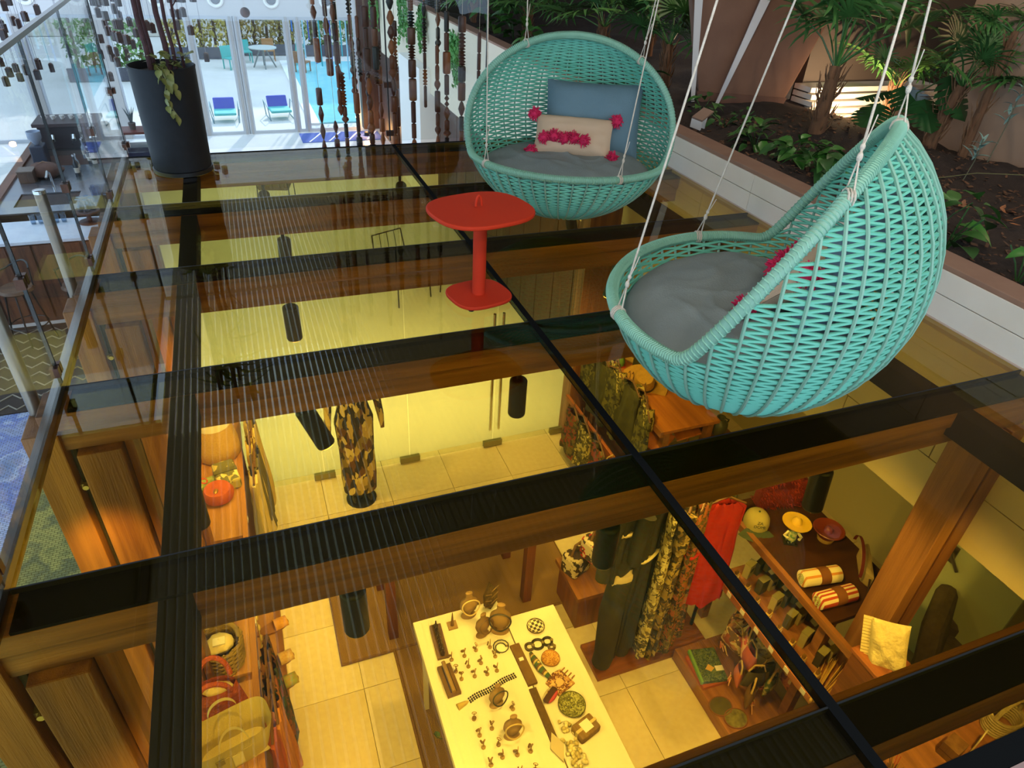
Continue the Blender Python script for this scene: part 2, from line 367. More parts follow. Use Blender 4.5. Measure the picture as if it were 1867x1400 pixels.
# white straps in front of the pillar
def strap(p0, p1, w0, w1, label):
    t = thing('white_strap', label, 'strap', p0)
    d = V((.882, -.472, 0)); n = V((.472, .882, 0)) * .01; p0, p1 = V(p0), V(p1); vs = []
    for p, w in ((p0 - p0, w0), (p1 - p0, w1)):
        for s_ in (-1, 1):
            for q in (-1, 1): vs.append(p + d * w / 2 * s_ + n * q)
    MB().add(vs, [(0, 1, 3, 2), (4, 6, 7, 5), (0, 4, 5, 1), (2, 3, 7, 6), (0, 2, 6, 4), (1, 5, 7, 3)]).build('band', mat('cfc8c2', .5), t)
    MB().box((0, 0, .0), (.06, .05, .05)).build('foot_clamp', M_DARK, t)
strap((4.42, 5.90, .17), (5.05, 5.57, 2.9), .03, .19, 'white tapering strap slanting across the middle of the brown pillar')
strap((4.23, 6.02, .17), (3.9, 6.18, 2.9), .035, .15, 'white tapering strap along the left edge of the brown pillar')
# ------------------------------------------------------------------ the two woven swing chairs
CA, CB, CC, CZ, CY, CK = .599, .498, .519, .358, -.073, 1.821
def bowl(th, ph, off=0.): return V(((CA + off) * math.cos(ph) * math.cos(th), (CB + off) * math.cos(ph) * math.sin(th), CC + (CC + off) * math.sin(ph)))
def lim(y): return CZ if y < CY else CZ + CK * (y - CY)
def rim_ph(th):
    lo = -PI / 2
    n = 700
    for i in range(n + 1):
        ph = -PI / 2 + PI * i / n; p = bowl(th, ph)
        if p.z > lim(p.y): return ph
    return PI / 2
def rim_pt(deg): t = math.radians(deg); return bowl(t, rim_ph(t))
TEAL = mat('5ca78e', .55, 0, '6ab29a', 5., .5, spec=.3); TEAL2 = mat('82a894', .55, 0, '6e9882', 6., .5, spec=.3)
NR = 46; NROW = 94
RPH = [rim_ph(2 * PI * k / NR) for k in range(NR)]
PH0 = math.radians(-80); PH1 = max(RPH)
rib_me = []
for k in range(NR):
    th = 2 * PI * k / NR; n = 16
    pts = [bowl(th, PH0 + (RPH[k] - PH0) * i / n, .004) for i in range(n + 1)]
    rib_me.append(MB().tube(pts, .0055, 5).mesh('rib', TEAL2, True))
# weft cords: neighbours pinch together on every second rib, which leaves the triangular holes
row_me = []
for j in range(NROW):
    base_ph = PH0 + (PH1 - PH0) * ((j + .5) / NROW) ** .93
    dph = (PH1 - PH0) / NROW * .62 * .5 * 1.25
    runs = []; cur = []
    for k in range(NR + 1):
        kk = k % NR; s_ = 1 if (j + k) % 2 == 0 else -1; ph = base_ph + s_ * dph; th = 2 * PI * k / NR
        if ph < RPH[kk] - .004: cur.append(bowl(th, ph, -.003))
        elif ph < RPH[kk] + .09 and cur: cur.append(bowl(th, RPH[kk], 0)); runs.append(cur); cur = []
        else:
            if len(cur) > 1: runs.append(cur)
            cur = []
    full = len(cur) == NR + 1
    if cur and not full: runs.append(cur)
    if len(runs) > 1 and not full and runs[0][0] == bowl(0, base_ph + (1 if j % 2 == 0 else -1) * dph, -.003): runs[0] = runs.pop()[:-1] + runs[0]
    m = MB()
    if full: m.tube(cur[:-1], .0056, 5, True)
    for r in runs:
        if len(r) > 1: m.tube(r, .0056, 5)
    if m.v: row_me.append(m.mesh('weft_cord', TEAL, True))
rp = [rim_pt(360 * i / 120) for i in range(120)]
for _ in range(2): rp = [(rp[i - 1] + rp[i] * 2 + rp[(i + 1) % 120]) / 4 for i in range(120)]
rim_me = MB().tube(rp, .019, 10, True).mesh('rim', TEAL2, True)
wr_ = MB()
for i in range(0, 120):                                             # wrapped cord around the rim
    for q in (0., .33, .66):
        a = rp[i].lerp(rp[(i + 1) % 120], q); d = (rp[(i + 1) % 120] - rp[i]).normalized(); o = d.orthogonal().normalized(); w = d.cross(o)
        wr_.tube([a + (o * math.cos(2 * PI * s_ / 8) + w * math.sin(2 * PI * s_ / 8)) * .0195 + d * .0008 * s_ for s_ in range(8)], .0028, 4, True)
wrap_me = wr_.mesh('rim_wrapping', mat('84b398', .6, 0, '74a389', 9.), True)
base_me = MB().lathe([(.0, 0), (.1, .004), (.1, .012), (0, .014)], 24).mesh('base_disc', TEAL2, True)
def pillow(w, h, t, m, seed=0, n=20, puck=.02):
    def f(s_):
        def g(u, v):
            x = (u * 2 - 1); y = (v * 2 - 1)
            e = max(0, (1 - abs(x) ** 3.2)) ** .55 * max(0, (1 - abs(y) ** 3.2)) ** .55
            pin = 1 - .05 * (abs(x * y)) + .0 
            nz = noise.noise(V((x * 2.2 + seed, y * 2.2, s_))) * puck * e + noise.noise(V((x * 6 + seed, y * 5, s_ + 4))) * puck * .35 * e
            return (x * w / 2 * (1 - .04 * (1 - y * y) * abs(x) ** 3), y * h / 2 * (1 - .05 * (1 - x * x) * abs(y) ** 3), s_ * (e * t / 2 + nz + .0005))
        return g
    return MB().grid(f(1), n, n).grid(lambda u, v: f(-1)(1 - u, v), n, n).mesh('pillow', m, True)
M_CUSH = mat('7d8583', .85, 0, '6d7575', 5., .6, .25, 160.); M_BACK = mat('5d7680', .85, 0, '526a74', 4., .6, .25, 160.)
M_LINEN = weave('c9a888', 'dcc0a2', 120, 120); M_PINK = mat('d0164f', .8, 0, 'a80f3e', 30., .6, .4, 200.)
def seat_fn(s_):
    def g(u, v):
        th = 2 * PI * u; r = v; e = max(0, 1 - r ** 4) ** .5
        x = .50 * r * math.cos(th); y = .415 * r * math.sin(th)
        fold = .014 * noise.noise(V((x * 5, y * 9, 1))) + .009 * (1 - abs(math.sin(11 * x + 9 * y + 4 * noise.noise(V((x * 3, y * 3, 5)))))) ** 2 + .008 * (1 - abs(math.sin(4 * x - 16 * y + 4 * noise.noise(V((x * 4, y * 4, 9)))))) ** 3
        return (x, y, .275 + (.09 * e + fold * e if s_ > 0 else -.06 * e))
    return g
seat_me = MB().grid(seat_fn(1), 72, 40, cu=True).grid(lambda u, v: seat_fn(-1)(1 - u, v), 40, 16, cu=True).mesh('seat_cushion', M_CUSH, True)
back_me = pillow(.58, .43, .17, M_BACK, 3); lum_me = pillow(.46, .24, .12, M_LINEN, 9, 20, .012)
def pompom_mesh(r, seed):
    q = random.Random(seed); m = MB()
    m.ball((0, 0, 0), r * .8, 12, 8, (1, 1, 1), .1, q)
    for i in range(70):
        d = V((q.gauss(0, 1), q.gauss(0, 1), q.gauss(0, 1))).normalized(); m.tube([d * r * .5, d * r * .85, d * r * q.uniform(1., 1.2) + V((q.uniform(-.2, .2), q.uniform(-.2, .2), -.15)) * r], [r * .13, r * .11, r * .06], 4)
    return m.mesh('pompom', M_PINK, True)
pom = [pompom_mesh(.038, s_) for s_ in (1, 2)]
M_ROPE = mat('cfc2b0', .8, 0, 'b9aa96', 60., .5, .4, 300.)
def swing_chair(label, loc, yaw, angs, tops, backs):
    t = thing('swing_chair', label, 'swing chair', loc, yaw, 'turquoise swing chairs')
    body = put(base_me, 'base_disc', t)
    fr = put(rim_me, 'rim', t); put(wrap_me, 'rim_wrapping', fr)
    for me in rib_me: put(me, 'rib', t)
    for me in row_me: put(me, 'weft_cord', t)
    Mi = (Matrix.Translation(loc) @ Euler((0, 0, yaw)).to_matrix().to_4x4()).inverted()
    for a, tp in zip(angs, tops):
        p = rim_pt(a); q = Mi @ V(tp); d = (q - p).normalized(); u = d.orthogonal().normalized()
        rp_ = MB().tube([p + d * .1, q], .0034, 6)
        rp_.tube([p + u * .018, p + d * .1, p - u * .018], .0028, 5)
        r_ = rp_.build('rope', M_ROPE, t, True)
        kn = MB().ball(tuple(p + d * .10), .0075, 8, 6, (1, 1, 1.8)).ball(tuple(p + d * .125), .0065, 8, 6, (1, 1, 1.5))
        kn.tube([p + d * .12, p + d * .16 + u * .012, p + d * .2 + u * .02], .002, 4)
        kn.build('knot', M_ROPE, r_, True)
        lp = MB()
        for c_ in (-.008, 0, .008):
            tn = V((-p.y, p.x, 0)).normalized(); o = tn.orthogonal().normalized(); w = tn.cross(o)
            lp.tube([p + tn * c_ + (o * math.cos(2 * PI * s_ / 10) + w * math.sin(2 * PI * s_ / 10)) * .0225 for s_ in range(10)], .003, 5, True)
        lp.build('lashing', M_ROPE, r_, True)
    return t
ch1 = swing_chair('turquoise woven swing chair facing the red table, seen from the front', (1.788, 3.699, .10), -.427, (218, 300, 136, 33),
    ((1.34, 3.99, 2.9), (2.32, 3.57, 2.9), (1.45, 3.77, 2.9), (2.1, 3.14, 2.9)), None)
ch2 = swing_chair('turquoise woven swing chair nearest the camera, seen from its back and side', (1.572, 1.671, .204), -2.44, (313, 223, 32, 91),
    ((1.53, 1.81, 2.9), (1.58, 1.46, 2.9), (1.99, 1.9, 2.9), (1.62, 1.61, 2.9)), None)
def soft(ch, word, yaw, bx, by, bz, btilt, lx, ly, lz, ltilt, lrz=0.):
    loc = ch.location
    Mw = Matrix.Translation(loc) @ Euler((0, 0, yaw)).to_matrix().to_4x4()
    def place(me, name, label, cat, p, e, group):
        o = put(me, name); o.matrix_world = Mw @ Matrix.Translation(p) @ Euler(e).to_matrix().to_4x4(); return tag(o, label, cat, group)
    place(seat_me, 'seat_cushion', 'grey wrinkled round seat cushion in the swing chair ' + word, 'cushion', (0, -.01, 0), (0, 0, 0), 'seat cushions')
    place(back_me, 'back_cushion', 'large slate blue back cushion leaning in the swing chair ' + word, 'cushion', (bx, by, bz), (btilt, 0, 0), 'back cushions')
    t = thing('lumbar_pillow', 'small beige linen pillow with pink pompoms in the swing chair ' + word, 'pillow', (0, 0, 0), 0, 'pompom pillows')
    t.matrix_world = Mw @ Matrix.Translation((lx, ly, lz)) @ Euler((ltilt, 0, lrz)).to_matrix().to_4x4()
    put(lum_me, 'pillow_body', t)
    for i, (x, y) in enumerate(((-.245, .115), (.245, .115), (-.24, -.12), (.24, -.12))): put(pom[i % 2], 'pompom', t, (x, y, .01), (0, i, i), 0, 1.)
    for i in range(5): put(pom[i % 2], 'pompom', t, (-.165 + i * .058, -.05 + .008 * (i % 2), .062), (i, i * 2, 0), 0, .95)
soft(ch1, 'facing the camera', -.427, .14, .235, .515, math.radians(66), .03, .07, .45, math.radians(50), -.08)
soft(ch2, 'nearest the camera', -2.44, -.03, .26, .55, math.radians(66), -.03, .14, .48, math.radians(48), -.18)

# ------------------------------------------------------------------ red side table
tb = thing('side_table', 'red metal side table with rounded square top and loop handle', 'table', (1.0, 2.935, 0), math.radians(12))
def rsq(w, d, n=48, e=3.2): return [(w * math.copysign(abs(math.cos(2 * PI * i / n)) ** (2 / e), math.cos(2 * PI * i / n)), d * math.copysign(abs(math.sin(2 * PI * i / n)) ** (2 / e), math.sin(2 * PI * i / n))) for i in range(n)]
M_RED = mat('c8371c', .6, 0, 'c0341b', 3., .5, spec=.15)
MB().prism(rsq(.246, .218, e=2.7), .45, .47).build('table_top', M_RED, tb, True, bevel=.006)
MB().prism(rsq(.155, .145, e=3.), .012, .03).build('base_plate', M_RED, tb, True, bevel=.005)
MB().lathe([(.033, .03), (.033, .451)], 24).build('column', M_RED, tb, True)
hl = [(-.0 + .012 * math.cos(a), .02, .473 + .05 * math.sin(a) + .0) for a in [PI * i / 12 for i in range(13)]]
MB().tube([(x * 1.3, y, z) for x, y, z in hl], .006, 8).build('loop_handle', M_RED, tb, True)
for x, y in ((-.1, -.1), (.1, -.1), (-.1, .1), (.1, .1)): MB().lathe([(.014, 0), (.014, .012)], 10).build('foot', M_BLACK, tb, loc=(x, y, 0))

# ------------------------------------------------------------------ black planter pot with plant
pt = thing('plant_pot', 'tall matt black cylindrical pot at the far left corner of the glass floor', 'pot', (-.415, 5.35, 0))
MB().lathe([(.165, 0), (.185, .004), (.185, .03), (.19, .035), (.206, .67), (.209, .685), (.2, .69), (.193, .68), (.189, .62), (0, .62)], 40).build('pot_body', mat('16181c', .6, 0, '1c1e22', 20., spec=.3), pt, True)
MB().lathe([(.19, 0), (.197, .004), (.197, .03), (.188, .034)], 40).build('base_ring', M_BLACK, pt, True)
MB().lathe([(.195, .64), (.1, .655), (0, .66)], 20).build('soil', M_SOIL, pt, True)
def leaf_mesh(name, L_, w, m, curl=.15, fold=.25, nseg=5, tip=1.):
    mb = MB(); pr = []
    for i in range(nseg + 1):
        u = i / nseg; ww = w / 2 * (math.sin(PI * min(1, u ** .75)) ** .8 if i < nseg else 0) + (.002 if i == 0 else 0)
        z = -curl * L_ * u * u * tip; pr.append((u * L_, ww, z))
    vs = []; fs = []
    for x, ww, z in pr: vs += [(x, -ww, z + ww * fold), (x, 0, z), (x, ww, z + ww * fold)]
    for i in range(nseg): fs += [(3 * i, 3 * i + 3, 3 * i + 4, 3 * i + 1), (3 * i + 1, 3 * i + 4, 3 * i + 5, 3 * i + 2)]
    mb.add(vs, fs); return mb.mesh(name, m, True)
dr = thing('corn_plant', 'bare brown cane stems with narrow leaves growing from the black pot', 'plant', (-.415, 5.35, .64))
for (x0, y0, x1, y1, h, r) in ((-.06, -.03, -.1, .02, 1.3, .017), (-.04, .03, -.07, .04, 1.2, .013), (.05, .0, .02, .05, 1.4, .018), (.09, -.02, .07, .03, 1.2, .012), (.13, .04, .14, .05, 1.0, .009)):
    pts = [(x0 + (x1 - x0) * i / 8 + .012 * noise.noise(V((i * .7, x0 * 9, 0))), y0 + (y1 - y0) * i / 8 + .012 * noise.noise(V((i * .7, 5, x0))), h * i / 8) for i in range(9)]
    MB().tube(pts, [r * (1 - .03 * i) for i in range(9)], 8).build('cane', mat('3b2627', .9, 0, '57393a', 25., .6, .6, 80.), dr, True)
    if r < .014: MB().tube([pts[3], (pts[3][0] + .09, pts[3][1] - .05, pts[3][2] + .12)], .004, 5).build('twig', mat('4a3330', .9), dr, True)
lm = leaf_mesh('leaf', .3, .035, mat('4c6b2c', .5, 0, '3c5722', 10.), .5)
for i in range(26): put(lm, 'leaf', dr, (R.uniform(-.1, .14), R.uniform(-.02, .06), R.uniform(.75, 1.3)), (R.uniform(-.3, .3), R.uniform(-.7, .3), R.uniform(0, 6.28)))
M_VAR = mat('8d8a4c', .5, 0, '5d6a30', 18., .35)
pv = leaf_mesh('leaf', .055, .042, M_VAR, .35, .3)
pth = thing('pothos', 'trailing variegated plant spilling over the front of the black pot', 'plant', (-.415, 5.35, .66))
for k in range(34):
    a = R.uniform(-2.9, .3); r = R.uniform(.05, .2)
    put(pv, 'leaf', pth, (r * math.cos(a), r * math.sin(a), R.uniform(.03, .12)), (R.uniform(-.6, .6), R.uniform(-.9, .4), R.uniform(0, 6.28)), 0, R.uniform(.7, 1.1))
st = [V((-.02, -.17, .05)), V((-.0, -.215, .04)), V((.02, -.225, -.05)), V((.0, -.222, -.12)), V((.03, -.222, -.2)), V((.06, -.22, -.26))]
MB().tube(st, .003, 5).build('stem', mat('7a7440', .6), pth, True)
st2 = [V((.02, -.17, .05)), V((.05, -.21, .03)), V((.06, -.222, -.04)), V((.045, -.222, -.1))]
MB().tube(st2, .003, 5).build('stem', mat('7a7440', .6), pth, True)
for s_, n in ((st, 15), (st2, 9)):
    for i in range(n):
        u = i / n * (len(s_) - 1.01); p = s_[int(u)].lerp(s_[int(u) + 1], u % 1)
        put(pv, 'leaf', pth, p + V((R.uniform(-.02, .02), -.006, R.uniform(-.01, .01))), (R.uniform(-.5, .5), R.uniform(.5, 1.4), -PI / 2 + R.uniform(-1.3, 1.3)), 0, R.uniform(.8, 1.25))
# ------------------------------------------------------------------ lower hall beyond the mezzanine
struct(MB().bx(-9, 9, 5.3, 17.9, -3.2, -3.0).build('floor_hall', mat('d9d6d2', .25, 0, 'cfccc8', 2., .6)))
M_BWOOD = wood('4a2a1e', '331b13', 'z', .5)
wl = struct(MB().bx(3.36, 3.5, 5.35, 17.95, -3.0, -1.0).build('wall_under_planter', M_BWOOD))
for k in range(24): MB().bx(3.335, 3.36, 5.4 + k * .52, 5.9 + k * .52, -3.0, -1.0).build('wood_panel', M_BWOOD, wl)
pr_ = struct(MB().bx(3.02, 3.35, 12.3, 13.9, -3.0, -.6).build('wall_pier', M_WHITE))
MB().bx(3.0, 3.36, 12.28, 13.92, -3.0, -2.9).build('pier_skirting', M_CREAM, pr_)
# facade
F = 17.95
M_ALU = mat('b9bcc2', .4, .3); G_FAC = glass('f6faff', .6)
fw_ = struct(MB().bx(-9, 3.0, F, F + .3, -.5, 9.0).build('wall_facade', mat('c9c4c2', .7)))
for i, x in enumerate((-3.6, -2.35, -1.2, -.05, 1.1, 2.3)):
    t = thing('air_nozzle', 'round white jet air nozzle in the grey bulkhead, %s from the left' % ORD[i], 'vent', (x, F, -.17), 0, 'jet nozzles in the bulkhead')
    Mx = Euler((PI / 2, 0, 0)).to_matrix().to_4x4()
    MB().lathe([(.13, 0), (.17, 0), (.17, .02), (.14, .03), (.1, -.0)], 24, Mx).build('ring', M_WHITE, t, True)
    MB().lathe([(0, .004), (.1, .004), (.085, .035), (.05, .04), (0, .02)], 24, Mx).build('core', mat('7a7a80', .4), t, True)
struct(MB().bx(2.95, 4.8, F - .03, F + .25, -3.0, 9).build('wall_facade_side', M_BWOOD))
n = 0
for x0, x1 in ((-8.9, -6.0), (-5.9, -4.0), (-3.8, -2.5), (-2.3, -.72), (-.64, .14), (.19, .28), (.32, 1.33), (1.38, 1.58), (1.62, 2.9)):
    n += 1
    f = MB(); f.bx(x0, x0 + .05, F - .03, F + .03, -3, -.5); f.bx(x1 - .05, x1, F - .03, F + .03, -3, -.5); f.bx(x0 + .05, x1 - .05, F - .03, F + .03, -3, -2.93); f.bx(x0 + .05, x1 - .05, F - .03, F + .03, -.56, -.5)
    f = struct(f.build('window_%d' % n, M_ALU)); MB().bx(x0 + .05, x1 - .05, F - .005, F + .005, -2.93, -.56).build('pane', G_FAC, f)
n = 2
for x0, x1 in ((-6, -5.9), (-4.0, -3.8), (-2.5, -2.3), (-.72, -.64), (.14, .19), (.28, .32), (1.33, 1.38), (1.58, 1.62)):
    n += 1; struct(MB().bx(x0, x1, F - .05, F + .15, -3.0, -.5).build('trim_%d' % n, mat('a9a39f', .6)))
# doormat
dm = thing('doormat', 'blue doormat with white diagonal lines inside the glass doors', 'mat', (2.28, 17.33, -3.0))
MB().bx(-.94, .94, -.4, .4, 0, .015).build('mat_body', mat('3f56a8', .9, 0, '5568a8', 20.), dm)
for k in range(4): MB().prism([(-.8 + k * .45, -.38), (-.76 + k * .45, -.38), (-.4 + k * .45, .38), (-.44 + k * .45, .38)], .0152, .017).build('line', M_WHITE, dm)
dm2 = thing('floor_mat', 'grey patterned mat on the hall floor left of the black pot', 'mat', (-2.35, 16.9, -3.0))
MB().bx(-.62, .62, -.5, .5, 0, .012).build('mat_body', mat('6a6f8f', .9, 0, '888ba6', 12., .3), dm2)
for k in range(5): MB().bx(-.6 + k * .26, -.5 + k * .26, -.45, .45, .012, .014).build('band', mat('b5b3b8', .9), dm2)
# patio
struct(MB().bx(-22, 22, F + .2, 45, -3.25, -3.02).build('floor_patio', mat('dad3c8', .8, 0, 'cfc8bc', 1.2)))
pool = MB().bx(1.95, 9, 18.7, 27.2, -3.02, -2.985); struct(pool.build('floor_pool_water', mat('7fd6e0', .08, 0, '9be2e6', 3., .5, .25, 6.)))
struct(MB().bx(1.7, 1.95, 18.6, 27.4, -3.02, -2.97).build('trim_50', M_WHITE))
struct(MB().bx(-22, 22, 33, 33.4, -3, 6).build('wall_garden', mat('c8c0b0', .8)))
def foliage(mb, c, d, n, s, rnd):
    for _ in range(n):
        p = V((c[0] + rnd.uniform(-1, 1) * d[0], c[1] + rnd.uniform(-1, 1) * d[1], c[2] + rnd.uniform(-1, 1) * d[2])); q = rnd.uniform(.6, 1.3) * s
        mb.add([(-q, 0, 0), (0, -q * .45, q * .1), (q, 0, 0), (0, q * .45, q * .1)], [(0, 1, 2, 3)], rotmat(p, (rnd.uniform(-1.5, 1.5), rnd.uniform(-1.5, 1.5), rnd.uniform(0, 6.3))))
hq = random.Random(5)
for i, (x0, x1, y, h, cols, lab) in enumerate(((-4.4, -2.2, 25, 3.3, ('5c8a3e', '7aa04e'), 'dense green garden shrub outside the glass, left of the black pot'), (-1.9, .35, 28.6, 3.1, ('9a9440', 'c9b050'), 'yellow green clipped hedge outside, right of the black pot'), (.35, 2.6, 29.2, 3.4, ('7c7a34', 'b3923f'), 'sunlit ochre green hedge behind the outdoor dining set'), (2.7, 6, 29, 3.0, ('5a7a3a', '88964a'), 'green hedge outside beyond the pool'))):
    t = thing('hedge', lab, 'hedge', ((x0 + x1) / 2, y, -3.0))
    m = MB(); w = (x1 - x0) / 2
    foliage(m, (0, 0, h / 2), (w, .5, h / 2), 2400, .09, hq); tag(m.build('foliage', mat(cols[0], .7, 0, cols[1], 2.5, .4), t), None, None, None, 'stuff')
    for k in range(5): MB().tube([(-w * .8 + k * w * .4, 0, 0), (-w * .8 + k * w * .4 + .1, .1, h * .8)], .05, 6).build('trunk', mat('5a4630', .9), t, True)
    MB().bx(-w, w, -.6, -.5, 0, .35).build('planter_box', mat('4d4d55', .7), t)
# outdoor armchairs
def lounge(label, x, y, rz):
    t = thing('garden_armchair', label, 'chair', (x, y, -3.02), rz, 'armchairs on the patio'); t.scale = (1, 1, .66)
    tl = mat('4fb9b2', .6); bl = mat('4a54b8', .7)
    MB().bx(-.26, .26, -.3, .28, .26, .36).build('seat', tl, t, bevel=.03)
    MB().box((0, 0, 0), (.5, .1, .42), rotmat((0, .3, .52), (-.3, 0, 0))).build('backrest', bl, t, bevel=.03)
    for s_ in (-1, 1):
        MB().tube([(s_ * .3, -.3, 0), (s_ * .34, -.34, .5), (s_ * .34, .3, .6), (s_ * .3, .36, 0)], .013, 6).build('arm_frame', mat('6b8f96', .5), t, True)
        MB().tube([(s_ * .3, -.3, .02), (s_ * .3, .36, .02)], .012, 6).build('runner', mat('6b8f96', .5), t, True)
lounge('teal outdoor armchair with blue back cushion, nearer the black pot', -.27, 19.4, 0)
lounge('teal outdoor armchair with blue back cushion, between the door frames', 1.06, 19.5, .1)
dt = thing('dining_table', 'round white outdoor table beyond the glass doors', 'table', (1.15, 26.4, -3.02))
MB().lathe([(.45, .6), (.45, .63), (0, .635)], 24).build('table_top', mat('b8bcb4', .5), dt, True)
for k in range(4): MB().tube([(.08 * math.cos(k * 1.57), .08 * math.sin(k * 1.57), .6), (.36 * math.cos(k * 1.57), .36 * math.sin(k * 1.57), 0)], .025, 6).build('leg', mat('777c78', .5), dt, True)
def dchair(label, x, y, rz, col):
    t = thing('dining_chair', label, 'chair', (x, y, -3.02), rz, 'outdoor dining chairs'); t.scale = (.8, .8, .75); m = mat(col, .6)
    MB().bx(-.25, .25, -.25, .25, .42, .47).build('seat', m, t); MB().box((0, 0, 0), (.5, .05, .45), rotmat((0, .26, .68), (-.15, 0, 0))).build('backrest', m, t, bevel=.02)
    for a in (-1, 1):
        for b in (-1, 1): MB().bx(a * .22 - .02, a * .22 + .02, b * .22 - .02, b * .22 + .02, 0, .42).build('leg', m, t)
dchair('teal dining chair at the left of the round outdoor table', .1, 26.2, .6, '3fa79c'); dchair('teal dining chair behind the round outdoor table', .6, 27.4, .2, '3fa79c')
dchair('teal dining chair at the right of the round outdoor table', 2.2, 26.7, -1.0, '3fa79c'); dchair('wooden dining chair behind the round outdoor table', 1.4, 27.7, 0, 'a5733f')
dchair('wooden dining chair in front of the round outdoor table', 2.3, 25.4, 2.6, '8a5a34')
cu = thing('cord_curtain', 'blue and teal cord curtain hanging above the pool edge', 'curtain', (2.3, 20.3, 0))
MB().tube([(-.7, 0, .3), (1.2, -.6, .3)], .02, 6).build('rod', M_ALU, cu)
for k in range(14):
    x = -.65 + k * .13; MB().bx(x, x + .035, -x * .3 - .25, -x * .3 - .24, -1.6 - k * .06 + .5 * (k % 3 == 0), .3).build('strand', mat(('2f7fd0', '35b5c0', '9fd8e8', '3c60b8')[k % 4], .6), cu)
lamp('wall_uplight', 'POINT', (2.9, 17.3, -2.85), 25, (1, .5, .16), .05)
ul = thing('floor_uplight', 'small floor uplight glowing orange against the dark wood wall', 'lamp', (2.9, 17.3, -3.0))
MB().lathe([(.06, 0), (.06, .09), (.05, .1), (.045, .05), (0, .05)], 14).build('housing', M_DARK, ul, True)
# console table by the wall
ct = thing('console_table', 'dark red wooden console table behind the black pot', 'table', (-1.75, 15.5, -3.0))
MB().bx(-.45, .45, -.25, .25, .76, .8).build('table_top', mat('5a2620', .5), ct)
for a in (-.42, .42): MB().bx(a - .02, a + .02, -.22, .22, 0, .76).build('side_panel', mat('2a2430', .5), ct)
MB().bx(-.4, .4, -.2, .2, .0, .5).build('cupboard', mat('22263c', .4), ct)
for i, (x, h, c, lab) in enumerate(((-.2, .3, '1c2a30', 'dark agave in a small pot on the console, left'), (.05, .16, '7a5a50', 'brown clay pot on the console table'), (.28, .26, '2d4a40', 'dark green potted succulent on the console, right'))):
    t = thing('console_pot', lab, 'plant pot', (-1.75 + x, 15.5, -2.2)); MB().lathe([(.05, 0), (.07, .12), (.06, .13), (0, .11)], 12).build('pot', mat('4a3f3a', .7), t, True)
    for k in range(6): MB().tube([(0, 0, .1), (.05 * math.cos(k), .05 * math.sin(k), .1 + h * .6), (.1 * math.cos(k), .1 * math.sin(k), .1 + h)], [.015, .012, .002], 5).build('leaf', mat(c, .6), t, True)
# ------------------------------------------------------------------ vines on the white fascia
M_IVY = mat('3f7a34', .6, 0, '5b9a48', 9., .5)
for i, (y, z0, dz, wd, lab) in enumerate(((16.8, .2, 1.0, .8, 'green trailing vine at the far end of the white wall'), (14.0, .32, 1.05, .75, 'thick green vine hanging over the white wall behind the bead strings'), (12.6, .25, .75, .35, 'thin green vine hanging low on the white wall'), (10.6, .1, .75, .3, 'leafy vine on the white wall just left of the front-facing swing chair'))):
    t = thing('trailing_vine', lab, 'vine', (3.18, y, z0))
    m = MB(); q = random.Random(20 + i)
    for k in range(9):
        yy = q.uniform(-wd / 2, wd / 2); ln = dz * q.uniform(.5, 1.)
        pts = [(-.02 - .03 * q.random(), yy + .05 * q.uniform(-1, 1) * j, -ln * j / 6 + .05) for j in range(7)]
        MB().tube(pts, .004, 4).build('stem', mat('5b6b35', .8), t)
        for j in range(40):
            u = q.random() * 5.9; a = V(pts[int(u)]).lerp(V(pts[int(u) + 1]), u % 1) + V((-.03 * q.random(), q.uniform(-.07, .07), q.uniform(-.04, .04)))
            s_ = q.uniform(.025, .05); m.add([(-s_, 0, 0), (0, -s_ * .7, .01), (s_, 0, 0), (0, s_ * .7, .01)], [(0, 1, 2, 3)], rotmat(a, (q.uniform(-1, 1), q.uniform(.6, 2.2), q.uniform(-1, 1))))
    tag(m.build('foliage', M_IVY, t), None, None, None, 'stuff')
# ------------------------------------------------------------------ turned wooden bead strings along the far edge
def turned(kind):
    P_ = {0: [(.004, 0), (.017, .004), (.019, .01), (.019, .085), (.017, .092), (.004, .095)],                                   # drum
          1: [(.004, 0), (.012, .004), (.012, .09), (.004, .094)],                                                             # stick
          2: [(.003, 0), (.009, .01), (.018, .04), (.009, .072), (.003, .08)],                                                 # spindle
          3: [(.004, 0), (.018, .006), (.008, .012), (.019, .020), (.008, .028), (.019, .036), (.008, .044), (.019, .052), (.008, .06), (.018, .068), (.004, .074)],  # ringed
          4: [(.003, 0), (.013, .012), (.003, .026)],                                                                           # small bead
          5: [(.004, 0), (.008, .006), (.02, .02), (.021, .03), (.01, .045), (.014, .05), (.014, .1), (.008, .108), (.004, .11)]}[kind]
    return P_
WD = [wood('7a4326', '5c2e1a', 'z', .45), wood('5a2a1a', '431e14', 'z', .45), wood('9c5a2c', '7f4420', 'z', .45), wood('2c1f1b', '1d1513', 'z', .45), wood('6b3a22', '3c2016', 'z', .45)]
BEAD = {(k, w): MB().lathe(turned(k), 10).mesh('bead', WD[w], True) for k in range(6) for w in range(5)}
